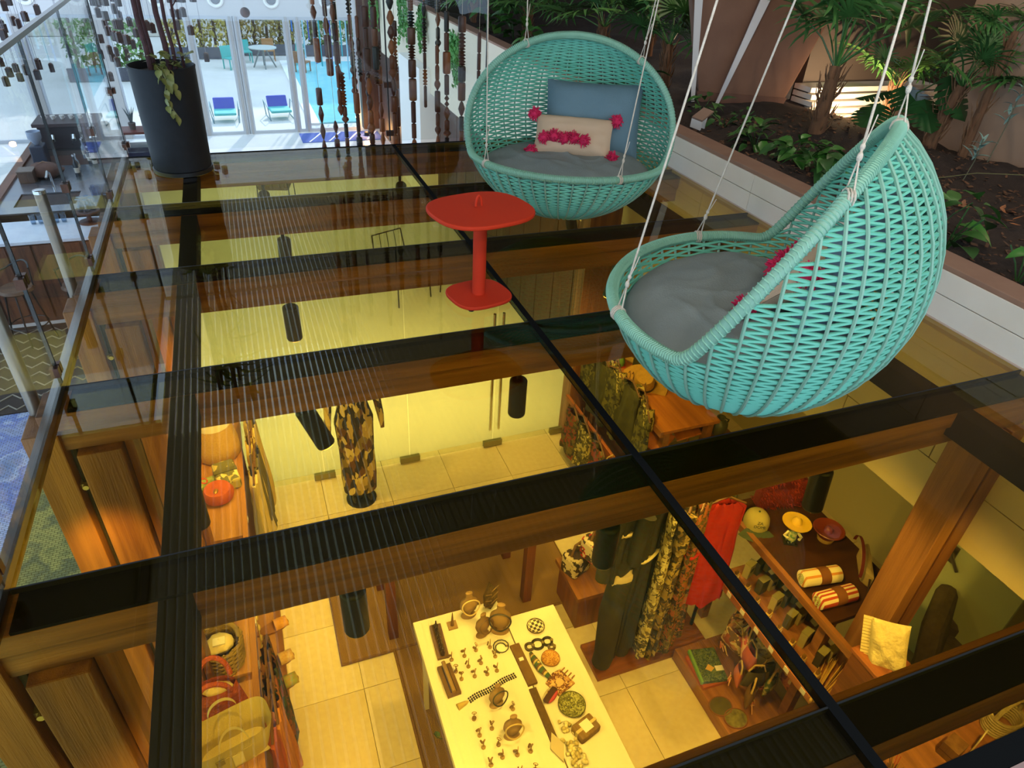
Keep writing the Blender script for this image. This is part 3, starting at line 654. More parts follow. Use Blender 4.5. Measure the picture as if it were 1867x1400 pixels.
STR = [(0.63, 5.86, 0.35, 0.0), (0.67, 6.05, 1.9, 0.57), (0.74, 5.9, 0.15, 0.0), (0.75, 6.0, 1.9, 0.48), (0.8, 5.95, 1.9, 0.19), (0.83, 5.95, 0.4, 0.0), (0.92, 5.87, 0.29, 0.0), (0.94, 6.05, 1.9, 0.32), (0.97, 5.9, 0.8, 0.45), (1.05, 6.0, 0.93, 0.0), (1.1, 5.9, 1.9, 0.43), (1.16, 6.1, 0.66, 0.0), (1.23, 5.9, 1.9, 0.0), (1.3, 6.1, 0.78, 0.0), (1.38, 5.85, 1.9, 0.0), (1.51, 5.95, 1.9, 0.23), (1.59, 5.86, 0.59, 0.0), (1.61, 5.9, 1.9, 0.66), (1.67, 5.86, 0.89, 0.0), (1.8, 5.86, 0.89, 0.0), (1.96, 5.9, 0.81, 0.26), (1.0, 6.4, .6, .0), (1.12, 6.45, .5, .0), (.87, 6.4, 1.6, .35)]
STR.sort()
bq = random.Random(11)
for i, (x, y, z1, z0) in enumerate(STR):
    n_ = ORD[i] if i < 12 else None
    lab = ('%s turned wooden bead string from the left along the far railing' % n_) if n_ else ('%s turned wooden bead string from the right along the far railing' % ORD[len(STR) - 1 - i])
    t = thing('bead_string', lab, 'bead string', (x, y, z0), 0, 'turned wooden bead strings')
    MB().cyl((0, 0, 0), (0, 0, 2.9 - z0), .0015, n=5).build('cord', M_CORD, t)
    zb = z0 if z0 > .01 else -.12; z = zb - z0; top = z1 - z0; fat = 1.7 if x in (1.23, 1.38, 1.05, 1.8, 1.67) else bq.uniform(1.1, 1.45)
    while z < min(top, 1.35):
        k = bq.choice((0, 0, 1, 1, 2, 3, 4, 5, 2, 1)); w = bq.choice((0, 0, 1, 1, 2, 3, 4)); h = turned(k)[-1][1] * (sc := bq.uniform(1.2, 1.9))
        put(BEAD[(k, w)], 'bead', t, (0, 0, z), (0, 0, bq.uniform(0, 6)), 0, (fat, fat, sc)); z += h + .001
# ------------------------------------------------------------------ hanging wooden block strings in the stairwell
BLK = [(-1.79, 8.05, 0.68), (-1.87, 8.63, 0.66), (-1.59, 8.3, 0.62), (-1.8, 8.75, 0.51), (-1.88, 8.79, 0.44), (-1.79, 7.72, 0.49), (-1.58, 7.63, 0.27), (-1.79, 9.19, -0.03), (-1.71, 8.09, 0.1), (-1.78, 8.05, 0.15), (-2.19, 9.49, -0.08), (-2.08, 8.49, -0.03), (-2.11, 9.19, -0.12), (-2.03, 8.51, 0.05), (-1.18, 8.81, 0.65), (-0.96, 7.89, 0.75), (-1.0, 8.81, 0.58), (-1.02, 9.25, 0.47), (-1.13, 8.59, 0.57), (-0.91, 9.01, 0.44), (-1.03, 8.88, 0.43), (-0.86, 7.72, 0.58), (-1.15, 9.04, 0.41), (-1.1, 8.72, 0.39), (-0.98, 8.17, 0.42), (-0.89, 7.66, 0.48), (-1.04, 9.24, 0.24), (-0.92, 8.5, 0.34), (-0.92, 8.97, 0.23), (-1.2, 9.27, 0.13), (-1.1, 8.96, 0.16), (-1.2, 9.35, 0.04), (-1.04, 8.35, 0.16), (-1.02, 9.12, 0.12), (-1.18, 8.44, 0.22), (-1.62, 9.38, 0.29), (-0.49, 9.27, 0.64), (-0.36, 7.79, 0.8), (-0.31, 7.86, 0.79), (-0.22, 8.01, 0.78), (-0.49, 9.43, 0.48), (-0.39, 8.43, 0.58), (-0.36, 8.79, 0.56), (-0.41, 8.17, 0.52), (-0.31, 8.56, 0.42), (-0.65, 8.33, 0.47), (-0.69, 8.27, 0.5), (-0.21, 8.71, 0.14), (-1.18, 8.71, -0.04), (-1.62, 9.32, -0.73), (-2.17, 8.9, 0.08), (-2.16, 9.36, 0.36), (-2.01, 9.23, 0.41), (-0.92, 9.48, 0.27)]
blk = MB().box((0, 0, .04), (.045, .045, .08)).mesh('block', wood('2a1d1a', '3c2420', 'z', .5)); crd = MB().cyl((0, 0, .07), (0, 0, 3.4), .002, n=4).mesh('cord', mat('8d8794', .6)); cap_ = MB().box((0, 0, .085), (.03, .03, .012)).mesh('cap', mat('6a4a3c', .4))
BLK.sort(key=lambda p: p[0] / p[1])
CLU = [([p for p in BLK if p[0] / p[1] < -.16], 'above the bar at the far left'), ([p for p in BLK if -.16 <= p[0] / p[1] < -.068], 'just left of the pot stems'), ([p for p in BLK if p[0] / p[1] >= -.068], 'right of the pot stems')]
def nth(k): return ORD[k] if k < 20 else 'twenty-' + ORD[k - 20]
for p, lab in [(p, '%s dark hanging block from the left, %s' % (nth(k), w)) for l_, w in CLU for k, p in enumerate(l_)]:
    t = thing('block_string', lab, 'hanging block', p, bq.uniform(0, 1.5), 'dark wooden blocks hanging on cords above the bar')
    put(crd, 'cord', t); put(blk, 'block', t); put(cap_, 'cap', t)
    if bq.random() < .45: put(blk, 'block', t, (0, 0, bq.uniform(.25, .5)))
for k_, (x_, y_, rz_, lab_) in enumerate(((1.85, 8.8, .4, 'black wire lounge chair in the hall under the red table'), (2.75, 8.6, -1.2, 'black wire lounge chair in the hall right of the red table base'), (.45, 12.9, 2.9, 'black wire lounge chair in the hall beyond the first beam'))):
    t = thing('wire_chair', lab_, 'chair', (x_, y_, -3.0), rz_, 'wire chairs in the hall')
    MB().bx(-.26, .26, -.26, .26, .36, .42).build('seat_pad', mat('8a7a3a' if k_ == 0 else '5a4a2a', .8), t, bevel=.02)
    for s_ in (-1, 1):
        MB().tube([(s_ * .28, -.28, 0), (s_ * .27, -.26, .4), (s_ * .27, .26, .4), (s_ * .28, .3, 0)], .01, 6).build('leg_frame', M_BLACK, t, True)
        MB().tube([(s_ * .27, .26, .4), (s_ * .24, .36, .85)], .01, 6).build('back_rod', M_BLACK, t, True)
    for q_ in range(5): MB().tube([(-.26 + q_ * .13, .27, .42), (-.24 + q_ * .12, .36, .85)], .005, 5).build('back_wire', M_BLACK, t)
    MB().tube([(-.24, .36, .85), (.24, .36, .85)], .01, 6).build('top_rod', M_BLACK, t, True)
rt = thing('rattan_table', 'low round rattan table between the wire chairs in the hall', 'table', (2.25, 9.25, -3.0))
MB().lathe([(.3, .36), (.3, .4), (0, .405)], 24).build('table_top', mat('a8843c', .7, 0, '86642a', 30.), rt, True); MB().lathe([(.12, 0), (.2, .03), (.09, .2), (.22, .36)], 20).build('drum', mat('9a7636', .8, 0, '7a5a28', 40.), rt, True)
oc = thing('cord_ball', 'single round brown bead on a cord in front of the grey bulkhead', 'hanging bead', (.25, 8.6, .63))
MB().ball((0, 0, 0), .05, 14, 10).build('ball', WD[4], oc, True); MB().cyl((0, 0, .04), (0, 0, 2.6), .002, n=4).build('cord', M_CORD, oc)
# ------------------------------------------------------------------ bar beyond the left railing
bc = thing('bar_counter', 'white marble bar counter with wooden front below the left railing', 'counter', (-3.1, 9.55, -3.0))
MB().bx(-1.4, 1.36, -.36, .36, 1.06, 1.1).build('marble_top', mat('dfe3ea', .2, 0, 'c8cedb', 3., .4), bc, bevel=.005)
MB().bx(-1.36, 1.32, -.3, .3, 0, 1.06).build('body', wood('5a3424', '3e2318', 'z', .5), bc)
for k in range(10): MB().bx(-1.34 + k * .266, -1.1 + k * .266, -.318, -.3, .05, 1.03).build('front_plank', wood('6b4028', '4a2a1b', 'z', .5), bc)
bi = thing('bar_station', 'dark bar station with wooden edge and stainless top behind the marble counter', 'bar unit', (-2.65, 12.4, -3.0))
MB().bx(-.6, .62, -1.9, 2.3, 0, .98).build('body', wood('3a241d', '2a1915', 'z', .5), bi)
MB().bx(-.6, .62, .2, 2.3, .98, 1.0).build('wooden_top', mat('4a2d22', .4), bi)
MB().bx(-.72, -.6, -2.0, 2.4, .93, 1.03).build('edge_rail', wood('7a4a34', '5f3828', 'y', .4), bi)
m = MB(); m.bx(-.6, .62, -1.9, -1.65, .98, 1.0); m.bx(-.6, .62, -1.1, .2, .98, 1.0); m.bx(-.6, -.4, -1.65, -1.1, .98, 1.0); m.bx(.35, .62, -1.65, -1.1, .98, 1.0); m.build('steel_top', mat('aab0ba', .25, .9), bi)
m = MB(); m.bx(-.4, .35, -1.65, -1.1, .8, .805); m.bx(-.4, -.39, -1.65, -1.1, .8, .98); m.bx(.34, .35, -1.65, -1.1, .8, .98); m.bx(-.4, .35, -1.11, -1.1, .8, .98); m.bx(-.4, .35, -1.65, -1.64, .8, .98); m.build('sink', mat('8a8f98', .3, .9), bi)
MB().tube([(0, -1.0, 1.0), (0, -1.0, 1.25), (0, -1.1, 1.3), (0, -1.25, 1.25)], .015, 8).build('tap', M_CHROME, bi, True)
cm = thing('coffee_machine', 'large dark espresso machine at the back of the bar', 'coffee machine', (-2.62, 13.6, -2.0))
MB().bx(-.45, .4, -.28, .28, .06, .42).build('body', mat('33282a', .35), cm, bevel=.02); MB().bx(-.5, .45, -.32, .34, .42, .47).build('cup_tray', mat('4a3a3a', .4), cm); MB().bx(-.45, .4, -.42, -.28, .0, .07).build('drip_tray', M_STEEL, cm)
for x in (-.25, .05, .3): MB().cyl((x, -.3, .28), (x, -.36, .22), .04, n=12).build('group_head', M_CHROME, cm, True); 
for x in (-.25, .05): MB().cyl((x, -.36, .22), (x, -.55, .2), .014, n=8).build('portafilter', M_BLACK, cm, True)
gr = thing('coffee_grinder', 'coffee grinder with glass hopper beside the espresso machine', 'grinder', (-3.0, 12.75, -2.0))
MB().bx(-.1, .1, -.13, .13, 0, .3).build('body', mat('3a3d4a', .35), gr, bevel=.02); MB().lathe([(.03, .3), (.1, .4), (.1, .5), (.09, .5), (.03, .32)], 14).build('hopper', mat('9aa4b8', .15), gr, True)
bs = thing('bread_basket', 'brown paper sack heap on the bar behind the sink', 'sack', (-2.85, 12.1, -2.0))
MB().ball((0, 0, .09), .22, 14, 8, (1.1, .9, .5), .12, random.Random(3)).build('sack', mat('6b4a3c', .9, 0, '563a30', 10.), bs, True); MB().tube([(-.1, 0, .17), (0, .02, .21), (.1, 0, .17)], .012, 6).build('handle', mat('8a6a54', .9), bs, True)
def bottle(h, r): return [(0, 0), (r, 0), (r, h * .6), (r * .75, h * .68), (r * .35, h * .76), (r * .33, h), (0, h)]
bqr = random.Random(8); bpos = [(-2.35 + bqr.uniform(-.12, .12), 12.0 + k * .16, bqr.uniform(.2, .3)) for k in range(9)] + [(-3.05 + .1 * k, 14.35, .28) for k in range(5)]
for k, (x, y, h) in enumerate(bpos):
    lab = ('%s dark glass bottle counted from the sink along the bar' % ORD[k]) if k < 9 else ('%s tall bottle from the left at the far end of the bar' % ORD[k - 9])
    t = thing('bottle', lab, 'bottle', (x, y, -2.0), 0, 'bottles on the bar'); MB().lathe(bottle(h, .035), 12).build('glass_body', mat(('2a2f35', '5a4438', '8f9aa8', '343a2c')[k % 4], .15), t, True); MB().lathe([(.014, h), (.014, h + .025), (0, h + .025)], 8).build('cap', mat(('c8ccd4', '3a2a24')[k % 2], .4), t, True)
    MB().lathe([(.0355, h * .2), (.0355, h * .45)], 12).build('paper_label', mat('cfc8bc', .8), t, True)
for k, (x, y, c, lab) in enumerate(((-3.05, 11.9, '5a463c', 'brown crate of napkins at the left edge of the bar'), (-3.0, 14.0, '2a2a30', 'black storage bin at the far left of the bar'), (-2.25, 13.9, '3a2c28', 'dark box behind the bottles on the bar'), (-2.3, 14.5, '6a5a50', 'brown carton at the far end of the bar'))):
    t = thing('bar_box', lab, 'box', (x, y, -2.0), .1 * k); MB().bx(-.1, .1, -.12, .12, 0, .16).build('box', mat(c, .7), t, bevel=.006); MB().bx(-.105, .105, -.125, .125, .16, .175).build('rim', mat('7a6a60', .6), t)
for k in range(6):
    t = thing('coffee_cup', '%s white cup from the left on the espresso machine' % ORD[k], 'cup', (-2.98 + k * .13, 13.6, -1.53), 0, 'cups on the espresso machine'); MB().lathe([(.022, 0), (.036, .05), (.038, .06), (.034, .058), (.02, .008), (0, .008)], 14).build('cup', M_WHITE, t, True); MB().tube([(.036, 0, .05), (.055, 0, .04), (.03, 0, .018)], .004, 5).build('handle', M_WHITE, t, True)
G_CUP = glass('e2ecf5', 2.2)
gp = [(-2.08 + .07 * (k % 3) - .03, 11.05 + .09 * (k // 3)) for k in range(6)]
for k, (x, y) in enumerate(gp):
    t = thing('drinking_glass', '%s clear tumbler on the steel end of the bar' % ORD[k], 'glass', (x, y, -2.0), 0, 'tumblers on the bar'); MB().lathe([(0, .0), (.028, 0), (.036, .12), (.033, .12), (.026, .01), (0, .01)], 14).build('tumbler', G_CUP, t, True); MB().lathe([(.0265, .001), (.0265, .01)], 14).build('thick_base', mat('b8c8d8', .1), t, True)
for k in range(5):
    t = thing('drinking_glass', '%s clear tumbler from the left on the white marble counter' % ORD[k], 'glass', (-2.62 + k * .085, 9.78, -1.9), 0, 'tumblers on the counter'); MB().lathe([(0, .0), (.028, 0), (.036, .12), (.033, .12), (.026, .01), (0, .01)], 14).build('tumbler', G_CUP, t, True); MB().lathe([(.0265, .001), (.0265, .01)], 14).build('thick_base', mat('b8c8d8', .1), t, True)
ck = thing('cake_stand', 'wooden pedestal stand holding glasses on the white counter', 'stand', (-1.98, 9.7, -1.9))
MB().lathe([(.13, 0), (.13, .015), (.03, .03), (.025, .12), (.05, .13), (.15, .14), (.15, .16), (0, .16)], 20).build('pedestal', wood('5c3428', '452419', 'x', .4), ck, True)
for k in range(5):
    t = thing('wine_glass', '%s upturned stem glass on the wooden pedestal stand' % ORD[k], 'glass', (-1.98 + .075 * math.cos(k * 1.256), 9.7 + .075 * math.sin(k * 1.256), -1.74), 0, 'glasses on the pedestal'); MB().lathe([(.032, 0), (.036, .05), (.025, .09), (.005, .1), (.004, .15), (.03, .155), (.03, .16), (0, .16)], 12).build('bowl', G_CUP, t, True); MB().lathe([(.03, .155), (.03, .16), (0, .16)], 12).build('foot', mat('c8d4e0', .1), t, True)
wbx = thing('water_bottle', 'clear ribbed water bottle standing near the railing corner', 'bottle', (-1.72, 11.6, -2.0)); MB().lathe([(0, 0), (.05, 0), (.05, .03), (.045, .04), (.05, .05), (.05, .09), (.045, .1), (.05, .11), (.05, .18), (.02, .23), (.018, .26), (0, .26)], 14).build('plastic_body', glass('d8e8f2', 2.5), wbx, True); MB().lathe([(.02, .26), (.02, .285), (0, .285)], 10).build('cap', M_WHITE, wbx, True)
wx = thing('serving_ledge', 'narrow wooden ledge holding a water bottle beside the railing', 'shelf', (-1.72, 11.5, -3.0)); MB().bx(-.16, .16, -.3, .4, .96, 1.0).build('board', wood('7a4a30', '5c3422', 'y'), wx); MB().bx(-.12, .12, -.26, .36, 0, .96).build('support', wood('5a3424', '3e2318', 'z'), wx)
# bar stools
for k, (x, y) in enumerate(((-2.75, 8.75), (-2.1, 8.7))):
    t = thing('bar_stool', ['dark wire bar stool at the left of the marble counter', 'dark wire bar stool at the right of the marble counter'][k], 'stool', (x, y, -3.0), k * .4, 'wire stools at the bar')
    MB().lathe([(.17, .68), (.19, .7), (.17, .73), (0, .735)], 20).build('seat', wood('6b4a30', '4c3322', 'x'), t, True)
    for a in range(4): MB().tube([(.13 * math.cos(a * 1.57), .13 * math.sin(a * 1.57), .68), (.24 * math.cos(a * 1.57), .24 * math.sin(a * 1.57), 0)], .011, 6).build('leg', M_BLACK, t, True)
    MB().tube([(.2 * math.cos(q * PI / 10), .2 * math.sin(q * PI / 10), .25) for q in range(20)], .008, 5, True).build('foot_ring', M_BLACK, t, True)
    MB().tube([(.19 * math.cos(q), .19 * math.sin(q), .95 + .05 * math.sin(q * 2)) for q in [i_ * PI / 12 for i_ in range(13)]], .011, 6).build('back_hoop', M_BLACK, t, True)
    for q in (.2, 1.57, 2.94): MB().tube([(.17 * math.cos(q), .17 * math.sin(q), .7), (.19 * math.cos(q), .19 * math.sin(q), .95)], .008, 5).build('back_rod', M_BLACK, t, True)
cr_ = thing('bar_carpet', 'dark brown carpet with pale zigzag lines in front of the bar', 'carpet', (-2.7, 8.1, -2.985))
MB().bx(-1.6, 1.36, -.95, 1.0, 0, .012).build('pile', mat('2c231d', .95, 0, '3c3028', 6.), cr_)
for k in range(9):
    y = -.85 + k * .21
    MB().tube([(-1.5 + q * .095, y + (.05 if q % 2 else -.05), .0125) for q in range(30)], .012, 4).build('zigzag_line', mat('8d8474', .95), cr_)
# mosaic floor carpet under the bar side
def mosaic_mat():
    m, nt, b, N, L = base('mosaic'); b.inputs['Roughness'].default_value = .45
    tc = N.new('ShaderNodeTexCoord'); br = N.new('ShaderNodeTexBrick'); br.inputs['Scale'].default_value = 1.; br.offset = .5
    br.inputs['Brick Width'].default_value = .05; br.inputs['Row Height'].default_value = .025; br.inputs['Mortar Size'].default_value = .0022; br.inputs['Mortar'].default_value = lin('3a3a3c'); L.new(tc.outputs['Object'], br.inputs['Vector'])
    nz = N.new('ShaderNodeTexNoise'); nz.inputs['Scale'].default_value = 2.2; nz.inputs['Detail'].default_value = 6; L.new(tc.outputs['Object'], nz.inputs['Vector'])
    cr = N.new('ShaderNodeValToRGB'); e = cr.color_ramp.elements; e[0].color = lin('3a3f58'); e[1].position = .42; e[1].color = lin('7488b4')
    for p_, c_ in ((.48, 'aab6d0'), (.53, '5a70b4'), (.6, '8e9dc0'), (.68, '3f4668')): q = e.new(p_); q.color = lin(c_)
    L.new(nz.outputs[0], cr.inputs[0]); L.new(cr.outputs[0], br.inputs['Color1']); L.new(cr.outputs[0], br.inputs['Color2']); L.new(br.outputs['Color'], b.inputs['Base Color']); return m
struct(MB().bx(-7, -1.32, 1.0, 9.1, -3.0, -2.985).build('floor_mosaic', mosaic_mat()))
struct(MB().bx(-7, -1.0, -1.0, 5.4, -3.2, -3.0).build('floor_hall_side', mat('b8b4ac', .4)))
# ------------------------------------------------------------------ shop under the glass floor
ZF = -3.0
sf = struct(MB().bx(-1.0, 5.0, .3, 5.3, ZF - .2, ZF - .012).build('floor_shop', mat('6a5c3c', .8)))
tile = [MB().bx(.002, .598, .002, .598, -.014, 0).mesh('floor_tile', mat(c, .4, 0, d, 25., .6)) for c, d in (('e0d3b4', 'd2c29c'), ('d9cba8', 'cdbb92'), ('e6dabd', 'd6c8a4'))]
for i in range(10):
    for j in range(8): put(tile[R.randrange(3)], 'floor_tile', sf, (-1.0 + i * .6, .5 + j * .6, ZF))
# timber columns under the beams
n_ = 11
for i, y in enumerate(LY[1:6]):
    n_ += 1
    c = struct(MB().bx(-.80, -.64, y - .17, y + .03, ZF, -.222).build('trim_%d' % n_, M_POST, bevel=.006))
    MB().bx(-.96, -.84, y - .15, y + .02, ZF, -.118).build('side_post', wood('a8743e', '8a5a2e', 'z'), c, bevel=.005)
    MB().bx(-.635, -.605, y - .12, y + .0, ZF, -.222).build('edge_batten', wood('9a6a3a', '7a4c28', 'z'), c)
    MB().cyl((-.82, y - .1, ZF), (-.82, y - .1, -.14), .014, n=8).build('cable_pipe', mat('3a3628', .5), c, True)
    br = MB(); br.bx(-.86, -.78, y - .125, y - .075, -.42, -.40); br.cyl((-.82, y - .14, -.41), (-.82, y - .06, -.41), .012, n=8); br.build('pipe_bracket', mat('c8b478', .3, .7), c)
for i, y in enumerate(LY[4:6]):
    n_ += 1
    c = struct(MB().bx(2.98, 3.07, y - .16, y + .02, ZF, -.222).build('trim_%d' % n_, wood('9a6a3e', '7c4f2a', 'z'), bevel=.005))
    MB().bx(3.09, 3.19, y - .16, y + .02, ZF, -.222).build('side_post', wood('94633a', '764a28', 'z'), c, bevel=.005)
    MB().bx(3.07, 3.09, y - .1, y - .04, ZF, -.2).build('shadow_gap', M_DARK, c)
# back glass partition with patch fittings and door handles
G_PART = glass('f4f6ee', .8)
bp = thing('glass_partition', 'frameless glass shop front behind the mannequin with patch fittings', 'partition', (0, 5.2, ZF))
for x0, x1 in ((-.5, .24), (.25, 1.08), (1.09, 1.96), (1.97, 2.74)):
    MB().bx(x0, x1, -.005, .005, .02, 2.7).build('pane', G_PART, bp)
for x in (.245, 1.085, 1.965, 2.72): MB().bx(x - .1, x + .1, -.02, .02, .01, .075).build('patch_fitting', mat('8f8a60', .35, .6), bp)
for x, d in ((1.92, .04), (2.01, .04)): MB().cyl((x, -d, .25), (x, -d, 1.6), .014, n=10).build('door_pull', M_CHROME, bp, True)
n_ += 1; c = struct(MB().bx(2.76, 2.92, 5.1, 5.28, ZF, -.222).build('trim_%d' % n_, M_POST)); MB().bx(2.93, 3.08, 5.12, 5.26, ZF, -.222).build('side_post', wood('8f6236', '6e4526', 'z'), c)
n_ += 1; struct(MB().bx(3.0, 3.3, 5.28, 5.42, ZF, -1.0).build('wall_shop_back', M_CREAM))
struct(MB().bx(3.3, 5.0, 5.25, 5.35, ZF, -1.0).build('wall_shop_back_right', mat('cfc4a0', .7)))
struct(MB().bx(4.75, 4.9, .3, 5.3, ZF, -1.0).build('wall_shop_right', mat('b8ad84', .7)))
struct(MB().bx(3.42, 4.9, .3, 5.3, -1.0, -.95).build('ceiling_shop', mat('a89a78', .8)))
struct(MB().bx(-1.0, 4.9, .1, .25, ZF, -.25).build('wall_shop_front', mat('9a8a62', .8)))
gd = thing('glass_door', 'pale glass door with steel lever handle at the right of the shop', 'door', (4.3, 1.9, ZF))
MB().bx(-.02, .0, -.45, .35, .02, 1.9).build('leaf', mat('cfd6a8', .25), gd); MB().tube([(-.06, -.05, .95), (-.06, .05, 1.05), (-.06, .08, 1.0)], .012, 8).build('lever', M_STEEL, gd, True); MB().bx(-.03, -.02, .02, .08, .95, 1.1).build('lock_plate', M_STEEL, gd)
SPOTW = 92
# ------------------------------------------------------------------ black cylinder spotlights under the beams
spot_d = [(.11, 2.64, 'left, on the third beam', (-.4, .25, 1), (-.5, 4.6, -2.0)), (.11, 1.58, 'left, on the nearest visible beam', (0, 0, 1), (.6, 2.2, -2.4)), (1.08, 1.58, 'middle, on the nearest visible beam', (0, 0, 1), (1.2, 2.3, -2.6)), (.11, 3.66, 'left, on the second beam', (0, 0, 1), (-.4, 3.6, -2.2)), (.16, 4.66, 'left, on the first beam', (.05, 0, 1), (.2, 4.9, -3)), (2.12, 1.58, 'right, on the nearest visible beam', (0, .1, 1), (2.9, 2.1, -2.)), (2.2, 3.66, 'right, on the second beam', (.3, .1, 1), (3.1, 4.2, -2.1)), (2.32, 4.6, 'right, on the first beam', (-.2, .1, 1), (2.3, 4.7, -3)), (1.1, 2.6, 'middle, on the third beam', (0, 0, 1), (1.1, 3.6, -3.)), (2.15, 2.6, 'right, on the third beam', (0, 0, 1), (2.6, 2.6, -2.6)), (-.15, .62, 'left, added unseen on the last beam', (0, 0, 1), (-.4, 2.2, -2.)), (1.2, .62, 'middle, added unseen on the last beam', (0, 0, 1), (.9, 2.0, -2.2)), (2.6, .62, 'right, added unseen on the last beam', (0, 0, 1), (2.8, 1.9, -2.2)), (.1, 5.68, 'left, added on the far edge beam to light the hall', (0, -.5, 1), (.1, 7.4, -3)), (1.2, 5.68, 'middle, added on the far edge beam to light the hall', (0, -.5, 1), (1.2, 7.6, -3)), (2.3, 5.68, 'right, added on the far edge beam to light the hall', (0, -.5, 1), (2.3, 7.4, -3))]  # last-beam heads are added out of view to light the shop
for i, (x, y, w, ax, tg) in enumerate(spot_d):
    t = thing('track_spotlight', 'black cylinder spotlight under the timber beams, ' + w, 'spotlight', (x, y - .02, -.225), 0, 'black spotlights under the beams')
    a = V(ax).normalized(); c = V((0, 0, -.17))
    MB().cyl(c - a * .11, c + a * .11, .045, n=18).build('housing', mat('1d1b14', .45), t, True, bevel=.012); MB().cyl((0, 0, 0.01), (0, 0, -.06), .012, n=8).build('stem', M_BLACK, t); MB().cyl((0, 0, .01), (0, 0, -.008), .035, n=14).build('mount', M_BLACK, t)
    MB().cyl(c - a * .1105, c - a * .112, .034, n=14).build('lens', mat('fff0c8', .3, emit='ffd890', estr=6.), t)
    hl_ = tg[1] > 6  # far-edge heads are added to brighten the hall floor
    lamp('spotlight', 'SPOT', tuple(V((x, y - .02, -.225)) + c - a * .125), 230 if hl_ else SPOTW, (1, .95, .8) if hl_ else (1, .80, .52), .035, tg, 125 if hl_ else 95, .7)
# jute rugs
M_JUTE = weave('7d6038', 'b8945c', 45, 45, .95)
for lab, x0, x1, y0, y1 in (('wide brown jute rug under the wooden table', .08, 2.05, 3.13, 4.25), ('narrow jute rug running under the white display table', .47, 1.5, .9, 3.125)):
    t = thing('jute_rug', lab, 'rug', (x0, y0, ZF)); MB().grid(lambda u, v: ((x1 - x0) * u, (y1 - y0) * v + .008 * math.sin(u * 17), .012 + .003 * noise.noise(V((u * 9, v * 9, 0)))), 30, 30).build('pile', M_JUTE, t, True)
    e = MB(); e.tube([(.0, 0, .012), (x1 - x0, 0, .012), (x1 - x0, y1 - y0, .012), (0, y1 - y0, .012)], .012, 6, True); e.build('braided_edge', mat('6b4c2a', .95, 0, '8a6a3e', 60.), t, True)
wt = thing('wooden_table', 'reddish wooden table on the jute rug, half hidden by the beam', 'table', (.45, 3.24, ZF))
MB().bx(-.06, 1.24, -.05, .55, .76, .80).build('table_top', wood('8a4a26', '6b3418', 'x', .4), wt, bevel=.005)
for x in (.04, 1.13):
    for y in (.02, .5): MB().prism([(x - .035, y - .035), (x + .035, y - .035), (x + .035, y + .035), (x - .035, y + .035)], 0, .76).build('leg', wood('7d4524', '5e3218', 'z'), wt)
MB().bx(.0, 1.17, .0, .03, .66, .76).build('apron', wood('7d4524', '5e3218', 'x'), wt)
# ------------------------------------------------------------------ white display tables with jewellery
M_TABLE = mat('efe9dc', .4)
d1 = thing('display_table', 'white jewellery display table in the middle of the shop', 'table', (.53, 1.1, ZF)); MB().bx(0, .56, 0, 1.58, .84, .90).build('table_top', M_TABLE, d1, bevel=.004)
for x in (.04, .5):
    for y in (.05, 1.5): MB().bx(x, x + .03, y, y + .03, 0, .84).build('leg', M_TABLE, d1)
d2 = thing('display_table', 'white side table with plates and bracelets right of the jewellery table', 'table', (1.1, 1.1, ZF)); MB().bx(0, .34, 0, 1.44, .83, .885).build('table_top', M_TABLE, d2, bevel=.004)
for x in (.03, .28):
    for y in (.05, 1.36): MB().bx(x, x + .03, y, y + .03, 0, .83).build('leg', M_TABLE, d2)
ZT = ZF + .90; ZT2 = ZF + .885
BR = mat('7a5a34', .6, 0, '5c4226', 15.); BR2 = mat('a8895c', .7, 0, '8c6f46', 12.); GOLD = mat('b08a4a', .35, .6)
bot = MB(); bot.bx(-.035, .035, -.12, .12, 0, .02)
t = thing('bottle_rack', 'brown tray of small dark pointed bottles at the far left of the display table', 'tray', (.65, 2.49, ZT), -.05); bot.build('tray', BR, t)
for k in range(8): MB().lathe([(0, .02), (.013, .02), (.014, .045), (.006, .055), (.004, .085), (0, .086)], 8).build('bottle', mat('33241a', .3), t, True, loc=(0.0, -.1 + k * .028, 0))
t = thing('bracelet_box', 'long shallow wooden box with a cord on the display table', 'box', (.635, 2.22, ZT), .05); MB().bx(-.04, .04, -.1, .1, 0, .025).build('box', BR, t); MB().bx(-.018, .018, -.085, .085, .025, .03).build('lining', mat('3a2a1a', .9), t); MB().cyl((-.0, -.09, .036), (0, .11, .04), .012, n=8).build('roll', BR2, t, True)
t = thing('ring_stand', 'thin cone ring stand at the far edge of the display table', 'stand', (.76, 2.58, ZT)); MB().bx(-.03, .03, -.03, .03, 0, .008).build('base', BR2, t); MB().lathe([(.012, .008), (.002, .13), (0, .13)], 8).build('cone', BR, t, True)
def bust(label, x, y, s_, m, beads, rz=0., z=ZT):
    t = thing('necklace_bust', label, 'bust', (x, y, z), rz, 'necklace busts'); pr = [(.05, 0), (.055, .008), (.02, .02), (.018, .04), (.05, .07), (.062, .11), (.058, .15), (.03, .18), (.022, .2), (.024, .235), (0, .24)]
    MB().lathe([(a * s_, b * s_) for a, b in pr], 18, None, 1., .6).build('form', m, t, True)
    MB().tube([(.058 * s_ * math.sin(a) * (1 - .25 * math.cos(a)), -.05 * s_ - .012 * math.cos(a), (.14 - .06 * math.cos(a)) * s_) for a in [2 * PI * k / 24 for k in range(24)]], .005 * s_, 5, True).build('necklace', beads, t, True)
bust('tan necklace bust with beaded strap at the back of the display table', .88, 2.62, .95, BR2, mat('d8c088', .4)); bust('brown necklace bust in front of the beaded one', .92, 2.46, .85, mat('8a6c44', .7), mat('6b5030', .5), .3)
